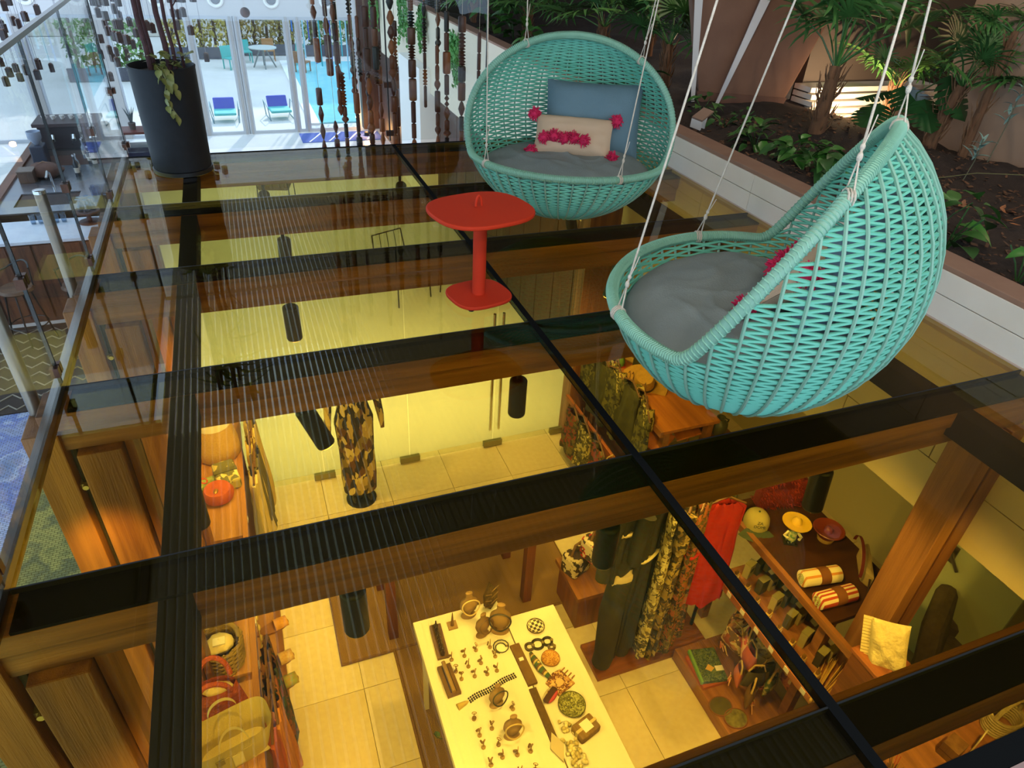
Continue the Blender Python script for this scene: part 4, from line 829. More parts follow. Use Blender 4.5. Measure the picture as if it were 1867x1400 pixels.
bust('brown necklace bust with dark leather cords at the right of the table', 1.03, 2.45, 1.1, mat('9a7a4c', .7), mat('3a3226', .5), -.4)
bust('pale necklace bust in the middle of the display table', .85, 2.0, .8, BR2, mat('3a3a2c', .5), .2); bust('pale necklace bust at the near end of the display table', .87, 1.8, .85, BR2, mat('c8b074', .5), -.1)
t = thing('leaf_ornament', 'dark feathered ornament leaning at the far corner of the display table', 'ornament', (1.03, 2.62, ZT), .3); MB().add([(0, 0, 0), (.05, 0, .06), (.06, .01, .14), (.0, .02, .24), (-.05, .01, .15), (-.05, 0, .06)], [(0, 1, 2, 3, 4, 5)]).add([(0, .012, 0), (.05, .012, .06), (.06, .022, .14), (.0, .032, .24), (-.05, .022, .15), (-.05, .012, .06)], [(5, 4, 3, 2, 1, 0)]).build('plume', mat('3f331f', .8, 0, '6b5530', 20., .4, .8, 60.), t)
for k in range(6): MB().tube([(0, -.004, .03 + k * .03), (.05 * (1 if k % 2 else -1), -.006, .06 + k * .03)], .003, 4).build('barb', mat('8a6f3c', .6), t)
eq = random.Random(31); es = MB().lathe([(.013, 0), (.013, .006), (.003, .01), (.0025, .06), (0, .06)], 8).mesh('stand', mat('9a7c4a', .6)); eh = MB().tube([(.012 * math.cos(a), 0, .062 + .012 * math.sin(a)) for a in [2 * PI * k / 10 for k in range(10)]], .0022, 4, True).mesh('hook_ring', GOLD)
ed = MB().lathe([(0, -.004), (.012, -.004), (.013, 0), (.012, .004), (0, .004)], 10).mesh('pendant', mat('7a5f34', .4, .3))
rows = [(2.36, 4), (2.28, 4), (2.2, 4), (1.95, 4), (1.87, 3), (1.78, 4), (1.7, 4), (1.6, 4), (1.5, 4)]
for ri, (y, n) in enumerate(rows):
    for k in range(n):
        x = .70 + k * .078 + eq.uniform(-.012, .012)
        if any(abs(x - a) < .075 and abs(y - b) < .075 for a, b in ((.85, 2.0), (.87, 1.8), (.92, 2.46), (1.03, 2.45))): continue
        t = thing('earring_stand', '%s earring stand from the left, %s row from the table back' % (ORD[k], ORD[ri]), 'earring stand', (x, y + eq.uniform(-.012, .012), ZT), eq.uniform(0, 3), 'tiny earring stands')
        put(es, 'stand', t); put(eh, 'hook_ring', t); put(ed, 'pendant', t, (.0, .014, .04), (1.4, 0, eq.uniform(0, 3)))
t = thing('bead_necklace', 'dark double strand bead necklace with pale tassel laid across the display table', 'necklace', (.86, 2.1, ZT + .006), .22)
for row in (-.012, .0, .014):
    for k in range(22): MB().ball((-.15 + k * .0145, row + .004 * math.sin(k * .5), 0), .0062, 6, 4).build('bead', mat('2b2a22', .35), t, True)
MB().lathe([(.004, 0), (.012, .015), (.02, .07), (0, .072)], 10, rotmat((-.16, 0, 0), (0, -PI / 2, 0))).build('tassel', mat('c0a860', .8), t, True)
t = thing('curled_cord', 'blue grey cord necklace curled at the back of the display table', 'necklace', (1.0, 2.33, ZT + .005)); MB().tube([((.03 + .012 * k / 10) * math.cos(k * .5), (.03 + .01 * k / 10) * math.sin(k * .5), .001 * k) for k in range(22)], .004, 5).build('cord', mat('4a4c44', .5), t, True); MB().ball((.04, 0, .005), .008, 8, 6).build('clasp', GOLD, t, True)
t = thing('slate_slab', 'long brown wooden board between the two display tables', 'board', (1.085, 2.2, ZT + .0), .04); MB().bx(-.03, .03, -.16, .12, 0, .02).build('board', mat('5e4424', .8, 0, '7a5c34', 30., .5, .5), t); MB().bx(-.015, .012, .0, .02, .02, .024).build('price_tag', M_WHITE, t)
t = thing('textured_runner', 'narrow dark leather strip lying along the gap of the display tables', 'strip', (1.08, 1.86, ZT)); MB().bx(-.022, .022, -.16, .16, 0, .012).build('leather', mat('4c3a1e', .8, 0, '6a5028', 60.), t); MB().prism([(-.04, -.2), (.0, -.12), (.04, -.2), (.0, -.29)], .0125, .02).build('shell_pendant', mat('c8bca0', .25), t)
def plate(label, x, y, r, m, rim, z=ZT2, tilt=0.):
    t = thing('plate', label, 'plate', (x, y, z)); t.rotation_euler = (tilt, 0, 0); MB().lathe([(0, .004), (r * .5, .004), (r * .6, .006), (r, .018), (r, .021), (r * .58, .01), (0, .008)], 28).build('dish', m, t, True); MB().tube([(r * math.cos(a), r * math.sin(a), .02) for a in [2 * PI * k / 28 for k in range(28)]], .003, 5, True).build('rim', rim, t, True); return t
def checker(a, b, s_):
    key = ('c', a, b, s_)
    if key not in MATS:
        m, nt, bb, N, L = base('checker'); tc = N.new('ShaderNodeTexCoord'); c_ = N.new('ShaderNodeTexChecker'); c_.inputs['Scale'].default_value = s_; c_.inputs['Color1'].default_value = lin(a); c_.inputs['Color2'].default_value = lin(b); L.new(tc.outputs['Object'], c_.inputs[0]); L.new(c_.outputs[0], bb.inputs['Base Color']); MATS[key] = m
    return MATS[key]
plate('black and white checkered plate at the far end of the side table', 1.26, 2.41, .055, checker('e8e0c8', '3c3a2c', 55), mat('5a4a30', .5)); plate('amber patterned round trinket dish on the side table', 1.26, 2.17, .055, cells(['b8803a', 'd8a860', '8a5a2a', 'c89a50'], 90), mat('a07038', .5))
plate('green mottled glass bowl on the side table', 1.26, 1.86, .078, cells(['6a6a34', '8f9050', '4c4c24', 'b0b070'], 70), mat('55552c', .3))
for k, (x, y, r, c, lab) in enumerate(((1.17, 2.29, .024, '4a4030', 'small dark bracelet at the left of the bracelet group'), (1.225, 2.29, .034, '33301f', 'thick dark bangle in the middle of the bracelet group'), (1.29, 2.29, .028, '26241a', 'black beaded bracelet at the right of the bracelet group'), (1.3, 2.245, .018, '5a4a2c', 'smallest ring bracelet above the amber dish'))):
    t = thing('bracelet', lab, 'bracelet', (x, y, ZT2 + .008), 0, 'bracelets on the side table'); MB().tube([(r * math.cos(a), r * math.sin(a), .002 * math.sin(3 * a)) for a in [2 * PI * q / 20 for q in range(20)]], .009, 8, True).build('band', mat(c, .4), t, True); MB().ball((r, 0, .004), .011, 8, 6).build('bead', mat('8a7a4c', .3), t, True)
t = thing('headband', 'striped teal and brown fabric headband on the side table', 'headband', (1.17, 2.15, ZT2 + .01), .35); MB().tube([(.0, -.11, .01), (-.01, -.04, .02), (.0, .03, .02), (.02, .09, .01)], [.012, .022, .022, .01], 10).build('band', stripes(['3f5a3a', 'c8b070', '6a4a2a', '3f5a3a'], 'Y', 22), t, True); MB().ball((.0, -.0, .03), .014, 8, 6).build('knot', mat('c8b070', .8), t, True)
t = thing('woven_coaster', 'brown and cream medallion printed pouch on the side table', 'pouch', (1.25, 2.01, ZT2), .5); MB().prism([(-.07, -.05), (.06, -.07), (.07, .05), (.02, .07), (-.06, .06)], 0, .014).build('cloth', cells(['7a4a26', 'd8b888', '6a3c1e', 'c09060'], 60), t, bevel=.004); MB().lathe([(.02, .0142), (.024, .017), (.02, .0165)], 16).build('medallion', mat('d8b888', .8), t, True)
for k in range(4): MB().bx(.07, .1, -.04 + k * .025, -.034 + k * .025, .004, .01).build('fringe', mat('a87848', .8), t)
t = thing('beaded_purse', 'small purse with brown, white and pink stripes on the side table', 'purse', (1.165, 1.95, ZT2), .6); MB().ball((0, 0, .02), .05, 14, 8, (1.2, .7, .4)).build('purse_body', stripes(['4a2f1e', 'd8cbb0', 'c04a60', '4a2f1e'], 'Y', 14), t, True); MB().tube([(-.05, 0, .02), (0, .02, .04), (.05, 0, .02)], .003, 5).build('zip', GOLD, t, True)
t = thing('gift_parcel', 'straw gift parcel with paper label on the side table', 'parcel', (1.27, 1.70, ZT2), .3); MB().box((0, 0, .03), (.14, .1, .06)).build('straw_wrap', mat('9a7a44', .9, 0, '6f5630', 40., .5, .8, 70., (1, .1, 1)), t, bevel=.012); MB().bx(-.03, .03, -.03, .03, .061, .063).build('paper_label', M_WHITE, t); MB().bx(-.072, .072, -.008, .008, .0, .0625).build('ribbon', mat('d2c088', .7), t)
t = thing('pebble_necklace', 'chunky cream bead necklace heaped at the near end of the side table', 'necklace', (1.165, 1.66, ZT2)); 
for k in range(46): MB().ball((eq.uniform(-.045, .045), eq.uniform(-.13, .13), .012 + eq.uniform(0, .015)), eq.uniform(.01, .015), 7, 5).build('bead', mat(('d8ca98', 'c0b078', 'e4daae')[k % 3], .5), t, True)
t = thing('leaf_sprig', 'green leaf sprig hanging at the left edge of the display table', 'sprig', (.51, 1.92, ZT - .02)); MB().tube([(0, 0, 0), (-.02, .03, -.03), (-.03, .07, -.05)], .003, 5).build('twig', mat('3f5030', .6), t); put(leaf_mesh('leaf', .06, .025, mat('3f5a34', .5), .3), 'leaf', t, (-.01, .02, -.01), (0, .2, 1.8))
# ------------------------------------------------------------------ clothes and mannequin
def trousers(label, loc, rz, m, grp):
    t = thing('hanging_trousers', label, 'trousers', loc, rz, grp)
    for s_ in (-1, 1): MB().tube([(s_ * .07, 0, 0), (s_ * .085, .01, -.35), (s_ * .09, -.01, -.8), (s_ * .095, .0, -.92)], [.075, .085, .075, .07], 12).build('trouser_leg', m, t, True)
    MB().lathe([(.13, -.06), (.14, .02), (.125, .05)], 18, None, 1.1, .5).build('waistband', mat('c8b890', .6), t, True)
def garment(label, cat, loc, rz, h, wt_, wb, m, dep=.09, grp=None, sleeves=0., pleat=7, belt=None, tilt=0., name='hanging_dress'):
    t = thing(name, label, cat, loc, rz, grp); t.rotation_euler = (tilt, 0, rz)
    def g(u, v):
        a = 2 * PI * u; w = wt_ + (wb - wt_) * v ** 1.1; w *= 1 - .28 * math.exp(-((v - .3) / .13) ** 2) * (.6 if belt else .25); rp_ = 1 + .16 * v * math.sin(pleat * a + 3 * v)
        if v < .04: w *= .55 + v * 11
        fo = .025 * v * noise.noise(V((3 * math.cos(a) + loc[0] * 7, 3 * math.sin(a) + loc[1] * 5, v * 1.5))) + .012 * (1 - abs(math.sin(5 * a + 2 * v))) ** 2
        return (w / 2 * math.cos(a) * (1 + .06 * v * math.sin(pleat * a)) + fo, dep * (.5 + .5 * v) * math.sin(a) * rp_ + fo * 1.4, -h * v - .02 * v * math.sin(3 * a))
    MB().grid(g, 56, 16, cu=True).build('cloth', m, t, True)
    for s_ in ((-1, 1) if sleeves else ()): MB().tube([(s_ * wt_ * .44, 0, -.03), (s_ * (wt_ * .5 + .03), 0, -sleeves * .5), (s_ * (wt_ * .5 + .04), 0, -sleeves)], [.055, .05, .045], 10).build('sleeve', m, t, True)
    MB().tube([(-wt_ * .46, 0, -.02), (0, 0, .05), (wt_ * .46, 0, -.02)], .008, 6).tube([(0, 0, .05), (0, 0, .1), (.02, 0, .13), (.035, 0, .1)], .004, 5).build('hanger', mat('6b4a2c', .5), t, True)
    if belt: MB().tube([(wt_ * .37 * math.cos(a), dep * .62 * math.sin(a), -h * .33) for a in [2 * PI * k / 20 for k in range(20)]], .016, 6, True).build('belt', belt, t, True)
    return t
DK = mat('2c2a1c', .9, 0, '3c3826', 14.); PR1 = cells(['4a3a1e', '8a743c', '2e2614', 'a8924e', '6b5528'], 30); PR2 = cells(['3a2a1c', 'a05a30', '5a4a24', '7a6a30'], 36); PR3 = cells(['24301c', '4a2a1e', '6a3a2a', '2e2a1a', '8a5a30'], 22)
RD = mat('b8281c', .85, 0, 'a02016', 8.); CR = mat('e0cf9c', .9, 0, 'cdb97e', 7.)
rackx = 2.3; gz = -1.32
t = thing('clothes_rail', 'black metal clothes rail holding dresses at the right of the shop', 'clothes rail', (2.32, 2.55, ZF)); MB().tube([(-.45, 0, 0), (-.45, 0, 1.78), (.42, .05, 1.78), (.42, .05, 0)], .014, 8).build('rail', M_BLACK, t, True); MB().bx(-.5, .45, -.14, .16, 0, .04).build('plinth', wood('9a5a2e', '7a4422', 'x'), t)
MB().bx(-.46, .46, .03, .07, .9, .93).build('cross_bar', wood('8a5028', '6a3a1c', 'x'), t)
trousers('black trousers with pale waistband below the dark jacket', (1.95, 2.5, gz - .62), .3, DK, 'clothes on the right rail')
garment('dark jacket at the left end of the clothes rail above black trousers', 'jacket', (1.93, 2.52, gz), .3, .62, .36, .34, DK, .07, 'clothes on the right rail', .55, 5, mat('c8b890', .6), name='hanging_jacket')
garment('black shirt dress with pale belt hanging second on the clothes rail', 'dress', (2.08, 2.5, gz), .5, 1.4, .34, .36, mat('25231a', .9, 0, '35311f', 20.), .06, 'clothes on the right rail', .4, 7, mat('d8cc9a', .5))
garment('cream and olive patterned dress hanging third on the clothes rail', 'dress', (2.2, 2.48, gz), .9, 1.45, .3, .34, cells(['b8a868', '6a5a30', 'd0c488', '4a4224'], 34), .07, 'clothes on the right rail', 0, 6)
garment('dark brown speckled dress hanging fourth on the clothes rail', 'dress', (2.29, 2.46, gz), .8, 1.45, .3, .36, PR1, .07, 'clothes on the right rail', .3, 7)
garment('rust and olive printed dress with pink tassel on the clothes rail', 'dress', (2.38, 2.44, gz), .7, 1.4, .3, .34, PR2, .07, 'clothes on the right rail', 0, 6, RD)
garment('bright red dress hanging at the front end of the clothes rail', 'dress', (2.5, 2.4, gz - .05), -.2, .95, .30, .38, RD, .05, 'clothes on the right rail', 0, 6)
for k in range(3): garment(['dark folded trousers hanging behind the red dress', 'brown shirt hanging behind the red dress', 'olive shirt at the far end of the clothes rail'][k], 'shirt', (2.55 + .05 * k, 2.62, gz), -.3, .6 - .1 * k, .26, .26, (DK, mat('4a3820', .9), mat('5a5a30', .9))[k], .04, 'clothes on the right rail', 0, 5)
t = thing('pink_tassel', 'bright pink tassel hanging low on the printed dress', 'tassel', (2.3, 2.36, -2.35)); MB().lathe([(.006, .1), (.012, .07), (.022, 0), (0, 0)], 10).build('threads', M_PINK, t, True); MB().tube([(0, 0, .1), (.01, 0, .35)], .003, 4).build('cord', M_PINK, t)
for k, (x, y, c, lab) in enumerate(((1.98, 2.98, 'b8302c', 'red and white patterned bag on the low stand behind the jacket'), (1.92, 3.12, '3a3220', 'dark folded bag on the floor behind the jacket'))):
    t = thing('folded_bag', lab, 'bag', (x, y, -2.3 if k == 0 else -2.6), .4); MB().box((0, 0, .1), (.2, .16, .2)).build('bag_body', cells([c, 'd8c8a8', '4a3a24'], 25), t, bevel=.03); MB().tube([(-.07, 0, .2), (-.04, 0, .3), (.04, 0, .3), (.07, 0, .2)], .01, 6).build('handle', mat('7a5a34', .8), t, True)
t = thing('low_stand', 'low wooden display stand behind the hanging jacket', 'stand', (1.98, 3.05, ZF)); MB().bx(-.16, .2, -.2, .22, .36, .4).build('top', M_SHELF, t); MB().bx(-.13, .17, -.17, .19, 0, .36).build('box', wood('8a5028', '6a3a1c', 'z'), t)
MN = cells(['2c2818', 'c0aa68', '3a3420', 'd8c88c', '6a4a2a', '2a2618', '8a7a44'], 24, .8, (1, 1, .4))
t = thing('mannequin', 'headless mannequin in a long leaf-patterned dress by the glass partition', 'mannequin', (.53, 4.83, ZF))
body = [(.0, .12), (.15, .13, ), (.16, .3), (.155, .6), (.165, .85), (.17, .95), (.125, 1.12), (.16, 1.32), (.17, 1.4), (.09, 1.47), (.045, 1.5), (.042, 1.58), (0, 1.59)]
MB().lathe(body, 24, None, 1., .68).build('dress', MN, t, True)
for s_ in (-1, 1): MB().tube([(s_ * .15, 0, 1.42), (s_ * .2, -.0, 1.2), (s_ * .225, -.05, .98), (s_ * .23, -.08, .86)], [.045, .038, .03, .018], 10).build('arm', MN, t, True)
MB().lathe([(.04, 1.56), (.038, 1.64), (0, 1.65)], 14, None, 1., .8).build('neck', mat('3a3424', .4), t, True); MB().cyl((0, 0, 0), (0, 0, .16), .014, n=8).build('pole', M_STEEL, t, True); MB().lathe([(.14, 0), (.14, .012), (0, .015)], 24).build('base_disc', M_DARK, t, True)
for s_ in (-1, 1): MB().ball((s_ * .07, -.06, .06), .03, 8, 6, (.8, 1.8, .9)).build('shoe', mat('2a2618', .4), t, True)
# ------------------------------------------------------------------ shelf unit at the right with gifts
t = thing('shelf_unit', 'two tier wooden gift shelf at the right of the shop', 'shelf', (3.05, 2.05, ZF)); 
MB().bx(-.22, .42, -.38, .68, 1.17, 1.205).build('top_board', mat('4f2f1a', .4, 0, '3c2212', 5., .5, .1, 30., (.3, 3, 3)), t, bevel=.004); MB().bx(-.235, -.2, -.62, .7, 1.155, 1.21).build('front_edge', M_SHELF, t)
MB().bx(-.38, -.02, -.6, .4, .82, .85).build('lower_board', M_SHELF, t, bevel=.004); MB().bx(-.4, -.37, -.64, .42, .80, .855).build('lower_front_edge', wood('b06c34', '8f5224', 'y'), t)
for y in (-.34, .62): MB().bx(-.18, -.12, y - .03, y + .03, 0, 1.17).build('upright', M_SHELF, t); MB().bx(.3, .36, y - .03, y + .03, 0, 1.17).build('upright', M_SHELF, t)
MB().bx(-.6, -.09, -.62, .35, .0, .12).build('base_board', M_SHELF, t)
for k in range(7): MB().bx(-.403, -.4, -.55 + k * .15, -.51 + k * .15, .81, .85).build('price_tag', M_WHITE, t)
Z1 = ZF + 1.205; Z2 = ZF + .85; Z0 = ZF + .12
t = thing('baseball_cap', 'olive and cream baseball cap on the gift shelf', 'cap', (2.93, 2.5, Z1), -.5); MB().lathe([(.09, 0), (.092, .03), (.085, .07), (.06, .1), (.02, .115), (0, .116)], 20, None, .95, 1.05).build('crown', mat('a89c5c', .9), t, True); MB().grid(lambda u, v: ((.07 + .05 * v) * 1.2 * math.sin((u - .5) * 2.4), -.05 - .105 * v * math.cos((u - .5) * 2.2) - .02, .012 - .02 * v), 12, 5).build('visor', mat('3f4a30', .8), t, True); MB().ball((0, 0, .117), .008, 8, 5).build('button', mat('3f4a30', .8), t)
def lettering(txt, size, m, parent, loc, rot):
    cu_ = bpy.data.curves.new('lettering', 'FONT'); cu_.body = txt; cu_.size = size; cu_.extrude = .0008; cu_.align_x = 'CENTER'; cu_.materials.append(m)
    o = bpy.data.objects.new('lettering_curve', cu_); COL.objects.link(o); dg = bpy.context.evaluated_depsgraph_get(); me = bpy.data.meshes.new_from_object(o.evaluated_get(dg)); bpy.data.objects.remove(o); return put(me, 'lettering', parent, loc, rot)
lettering('ZA', .03, mat('2f3a28', .8), t, (0, -.087, .075), (1.25, 0, 0)); lettering('DOMI', .03, mat('2f3a28', .8), t, (0, -.094, .047), (1.35, 0, 0))
t = thing('fluffy_bag', 'large fluffy red tote bag with cut-out handle on the gift shelf', 'bag', (3.2, 2.62, Z1), -.2)
fq = random.Random(4); m = MB(); op = [(-.17, 0), (.17, 0), (.16, .2), (.11, .27), (-.11, .27), (-.16, .2)]
def fz(a, b, z0, z1, y): 
    return m.box(((a + b) / 2, y, (z0 + z1) / 2), (b - a, .1, z1 - z0))
fz(-.17, .17, 0, .17, 0); fz(-.17, -.07, .17, .25, 0); fz(.07, .17, .17, .25, 0); fz(-.12, .12, .235, .28, 0)
m.build('bag_body', mat('8a2a1a', .95, 0, '6f1f14', 30., .5, 1., 120.), t, bevel=.02)
m = MB()
for k in range(420):
    x = fq.uniform(-.17, .17); z = fq.uniform(0, .27); 
    if abs(x) < .07 and .17 < z < .235: continue
    s_ = fq.choice((-1, 1)); m.tube([(x, s_ * .045, z), (x + fq.uniform(-.015, .015), s_ * .068, z + fq.uniform(-.02, .01))], [.005, .0015], 4)
tag(m.build('fur', mat('9a2f1c', .95, 0, '7a2216', 20.), t), None, None, None, 'stuff')
t = thing('skeleton_figurine', 'small painted skeleton figurine in a yellow sombrero on the gift shelf', 'figurine', (3.05, 2.29, Z1), -.5)
MB().bx(-.045, .045, -.04, .04, 0, .015).build('base', mat('2a2618', .5), t); MB().lathe([(.03, .015), (.035, .04), (.028, .09), (.018, .11), (0, .112)], 14).build('jacket', mat('3f7a4a', .5, 0, 'c8c890', 40., .2), t, True)
for s_ in (-1, 1): MB().tube([(s_ * .028, 0, .095), (s_ * .055, -.02, .07), (s_ * .035, -.045, .07)], .01, 8).build('arm', mat('d8cfa0', .5), t, True); MB().ball((s_ * .018, -.03, .022), .014, 8, 6, (1, 1.6, .8)).build('shoe', M_BLACK, t, True)
MB().ball((0, 0, .145), .038, 14, 10, (.95, .95, 1.05)).build('skull', mat('e0d6ae', .4), t, True)
for s_ in (-1, 1): MB().ball((s_ * .014, -.032, .15), .01, 8, 6, (1, .5, 1.1)).build('eye_socket', mat('5a2018', .5), t, True)
MB().lathe([(.0, .17), (.085, .172), (.095, .185), (.08, .18), (.035, .178), (.03, .205), (.012, .225), (0, .226)], 24).build('sombrero', mat('d8b22c', .5), t, True)
t = thing('sombrero_dish', 'red brown sombrero-shaped clay dish on the gift shelf', 'dish', (3.3, 2.23, Z1), 0); MB().lathe([(.05, 0), (.055, .03), (.06, .06), (.09, .085), (.105, .1), (.1, .105), (.06, .08), (.03, .075), (.028, .1), (.015, .115), (0, .117)], 26).build('dish', mat('8a3a20', .35, 0, '76301a', 10.), t, True); MB().lathe([(.051, .002), (.058, .03), (.054, .045)], 24).build('stem_band', mat('c09a4a', .6), t, True)
def roll(label, x, y, rz, cols, z=Z1):
    t = thing('rolled_towel', label, 'towel', (x, y, z), rz, 'rolled towels on the gift shelf'); Mx = rotmat((-.13, 0, .055), (0, PI / 2, 0))
    MB().lathe([(0, 0), (.04, .0), (.054, .006), (.055, .26), (.05, .265), (0, .262)], 20, Mx).build('towel_roll', stripes(cols, 'Y', 20), t, True); MB().lathe([(.0565, .11), (.0565, .18)], 20, Mx).build('paper_sleeve', mat('7a4a24', .7), t, True)
    MB().tube([(-.133, .03 * (1 - k / 26) * math.cos(k * .7), .055 + .04 * (1 - k / 26) * math.sin(k * .7)) for k in range(24)], .003, 4).build('spiral_edge', mat('a8b070', .8), t)
roll('rolled cream and orange striped towel lying further back on the gift shelf', 2.99, 1.95, -.15, ['e8d9a8', 'd08a3a', 'e8d9a8', 'e8dcb4']); roll('rolled red and cream striped towel nearest the edge of the gift shelf', 2.97, 1.79, -.05, ['eadcae', 'b8442a', 'eadcae', 'b8442a'])
t = thing('sling_bag', 'cream canvas sling bag with dark red strap on the gift shelf', 'bag', (3.34, 1.93, Z1), .9); MB().prism([(-.16, -.03), (.16, -.03), (.12, .03), (-.1, .03)], 0, .12).build('bag_body', mat('b8a06a', .9, 0, 'a08a58', 20.), t, bevel=.02); MB().grid(lambda u, v: (.17 * math.cos(PI * u) , .05 + .02 * v, .1 + .12 * math.sin(PI * u) + .0 * v), 16, 2).build('strap', mat('6b1f1c', .8), t, True); MB().bx(.05, .13, -.036, -.03, .02, .06).build('label_patch', M_WHITE, t); MB().tube([(-.16, 0, .1), (-.25, .0, .02), (-.2, -.1, .01)], .006, 5).build('cord', mat('3a2418', .8), t, True)
pq = random.Random(6)
def pbox(i, x, y, s_, c, lab):
    t = thing('perfume_box', lab, 'box', (x, y, Z2), pq.uniform(-.15, .15) + .25, 'perfume boxes on the lower shelf'); MB().bx(-.035 * s_, .035 * s_, -.022 * s_, .022 * s_, 0, .12 * s_).build('carton', mat(c, .5), t, bevel=.002); MB().bx(-.02 * s_, .02 * s_, -.0228 * s_, -.022 * s_, .05 * s_, .085 * s_).build('label_print', mat('4a4426', .6), t); MB().bx(-.036 * s_, .036 * s_, -.023 * s_, .023 * s_, .121 * s_, .123 * s_).build('lid_edge', mat('8a8250', .5), t)
pc = ['a89c68', '4a4830', 'b8aa74', '5a5636', 'ada06a', '3a3826']
k = 0
for row in range(6):
    for col_ in range(3):
        k += 1; pbox(k, 2.86 + col_ * .085, 2.36 - row * .145, 1.05 - .12 * col_, pc[(col_ * 1 + row) % 6], '%s perfume carton in the %s row from the far end of the lower gift shelf' % (('left', 'middle', 'right')[col_], ORD[row]))
for row in range(8):
    t = thing('perfume_bottle', '%s square perfume bottle from the far end, front of the lower shelf' % ORD[row], 'bottle', (2.755 + .01 * (row % 2), 2.36 - row * .115, Z2), .3, 'perfume bottles on the lower shelf'); MB().bx(-.026, .026, -.016, .016, 0, .055).build('glass_body', mat('c8a860', .15), t, bevel=.004); MB().bx(-.011, .011, -.009, .009, .055, .082).build('cap', mat('8a6a34', .3, .5), t); MB().bx(-.017, .017, -.0166, -.016, .012, .042).build('paper_label', M_WHITE, t)
# bags, books, sandals below the shelf
bgq = random.Random(12)
def pouch(label, x, y, z, s_, m, rz, grp='hanging purses under the gift shelf'):
    t = thing('purse', label, 'purse', (x, y, z), rz, grp); MB().grid(lambda u, v: (s_ * .5 * (.75 + .3 * v) * math.cos(2 * PI * u), s_ * .2 * math.sin(2 * PI * u) * (.5 + .6 * math.sin(PI * v)), -s_ * v + s_ * .5), 20, 7, cu=True).build('pouch', m, t, True); MB().tube([(-s_ * .36, 0, s_ * .5), (-s_ * .2, 0, s_ * .9), (s_ * .2, 0, s_ * .9), (s_ * .36, 0, s_ * .5)], .007, 6).build('strap', mat('b89a5c', .8), t, True)
    for q in range(5): MB().tube([(bgq.uniform(-.4, .4) * s_, -.03, -s_ * .5), (bgq.uniform(-.5, .5) * s_, -.05, -s_ * .72)], .004, 4).build('tassel', mat(('d8a070', 'c86a50', 'c8b878')[q % 3], .8), t)
PK = cells(['d08a70', 'c85a58', 'b89a60', '8a6a40', 'e0b090'], 24); 
for k, (x, y, z, s_, m, lab) in enumerate(((2.83, 2.26, -2.5, .2, cells(['d8b078', 'b8804a', 'e8cf9a', '6a4a28'], 24), 'cream floral purse, the farthest of the hanging purses'), (2.78, 2.1, -2.5, .19, PK, 'salmon pink patterned purse in the middle of the hanging purses'), (2.73, 2.0, -2.55, .17, mat('b85a48', .85), 'plain coral purse below the patterned ones'), (2.86, 2.02, -2.52, .16, cells(['b8a860', '8a7a40', 'd0c080'], 30), 'olive and cream woven purse at the right of the purses'), (2.7, 1.88, -2.6, .16, mat('4a4224', .8), 'dark olive purse with a pale tag, nearest of the purses'), (2.8, 1.82, -2.62, .15, cells(['6a7a44', 'a89a60', '4a5a30'], 24), 'green patterned purse near the wooden beam'), (2.66, 1.98, -2.68, .13, mat('c06a50', .8), 'small coral pouch low in the purse pile'), (2.76, 2.2, -2.62, .18, cells(['c88a50', 'e0c890', 'a85a3a', '7a5a30'], 22), 'orange and cream purse below the floral one'), (2.9, 2.14, -2.58, .17, cells(['d8a0a0', 'c86a70', 'e8d0b0'], 22), 'rose checked purse behind the salmon one'), (2.84, 1.92, -2.66, .17, cells(['8a8a48', 'c0b070', '55602e'], 20), 'olive leaf print purse behind the dark one'), (2.64, 1.82, -2.66, .15, mat('7a5a34', .85, 0, '5a4024', 20.), 'plain brown purse at the near left of the pile'), (2.92, 1.8, -2.6, .15, cells(['b86a40', '7a3a24', 'd8b070'], 24), 'rust patterned purse at the near right of the pile'))): pouch(lab, x, y, z, s_, m, k * .7)
for k, (x, y, rz, c, sp, lab) in enumerate(((2.58, 2.18, -.2, '4f5a2c', '7aa83c', 'green bound notebook with a yellow leaf tag on the base board'), (2.57, 2.17, -.05, 'b0562c', 'b0562c', 'orange notebook under the green one'))):
    t = thing('notebook', lab, 'book', (x, y, Z0 + (.034 if k == 0 else 0)), rz); MB().bx(-.1, .1, -.13, .13, .0, .03).build('cover', cells([c, '6a7438', '39451f'], 60) if k == 0 else mat(c, .8), t, bevel=.002); MB().bx(-.102, -.085, -.131, .131, -.001, .032).build('spine', mat(sp, .6), t)
    if k == 0: MB().prism([(.0, -.06), (.035, -.035), (.0, .0), (-.035, -.035)], .0305, .033).build('leaf_tag', mat('d8a828', .6), t); MB().bx(.04, .1, -.06, -.02, .0305, .032).build('paper_label', M_WHITE, t)
for k, (x, y, c, lab) in enumerate(((2.51, 1.90, '5a5430', 'dark round woven coaster beside the notebooks'), (2.56, 1.79, '8a8448', 'olive round woven coaster nearest the beam'))):
    t = thing('round_coaster', lab, 'coaster', (x, y, Z0)); MB().lathe([(0, 0), (.075, 0), (.078, .01), (0, .014)], 24, None, 1.1, .9).build('pad', mat(c, .9, 0, '4a4426', 30.), t, True); MB().tube([(.083 * math.cos(a), .069 * math.sin(a), .008) for a in [2 * PI * q / 24 for q in range(24)]], .005, 5, True).build('rim', mat('7a4a28', .8), t, True)
t = thing('dried_wheat', 'bundle of dried golden wheat stalks lying by the end of the gift shelf', 'dried flowers', (2.85, 1.5, -2.15), .35)
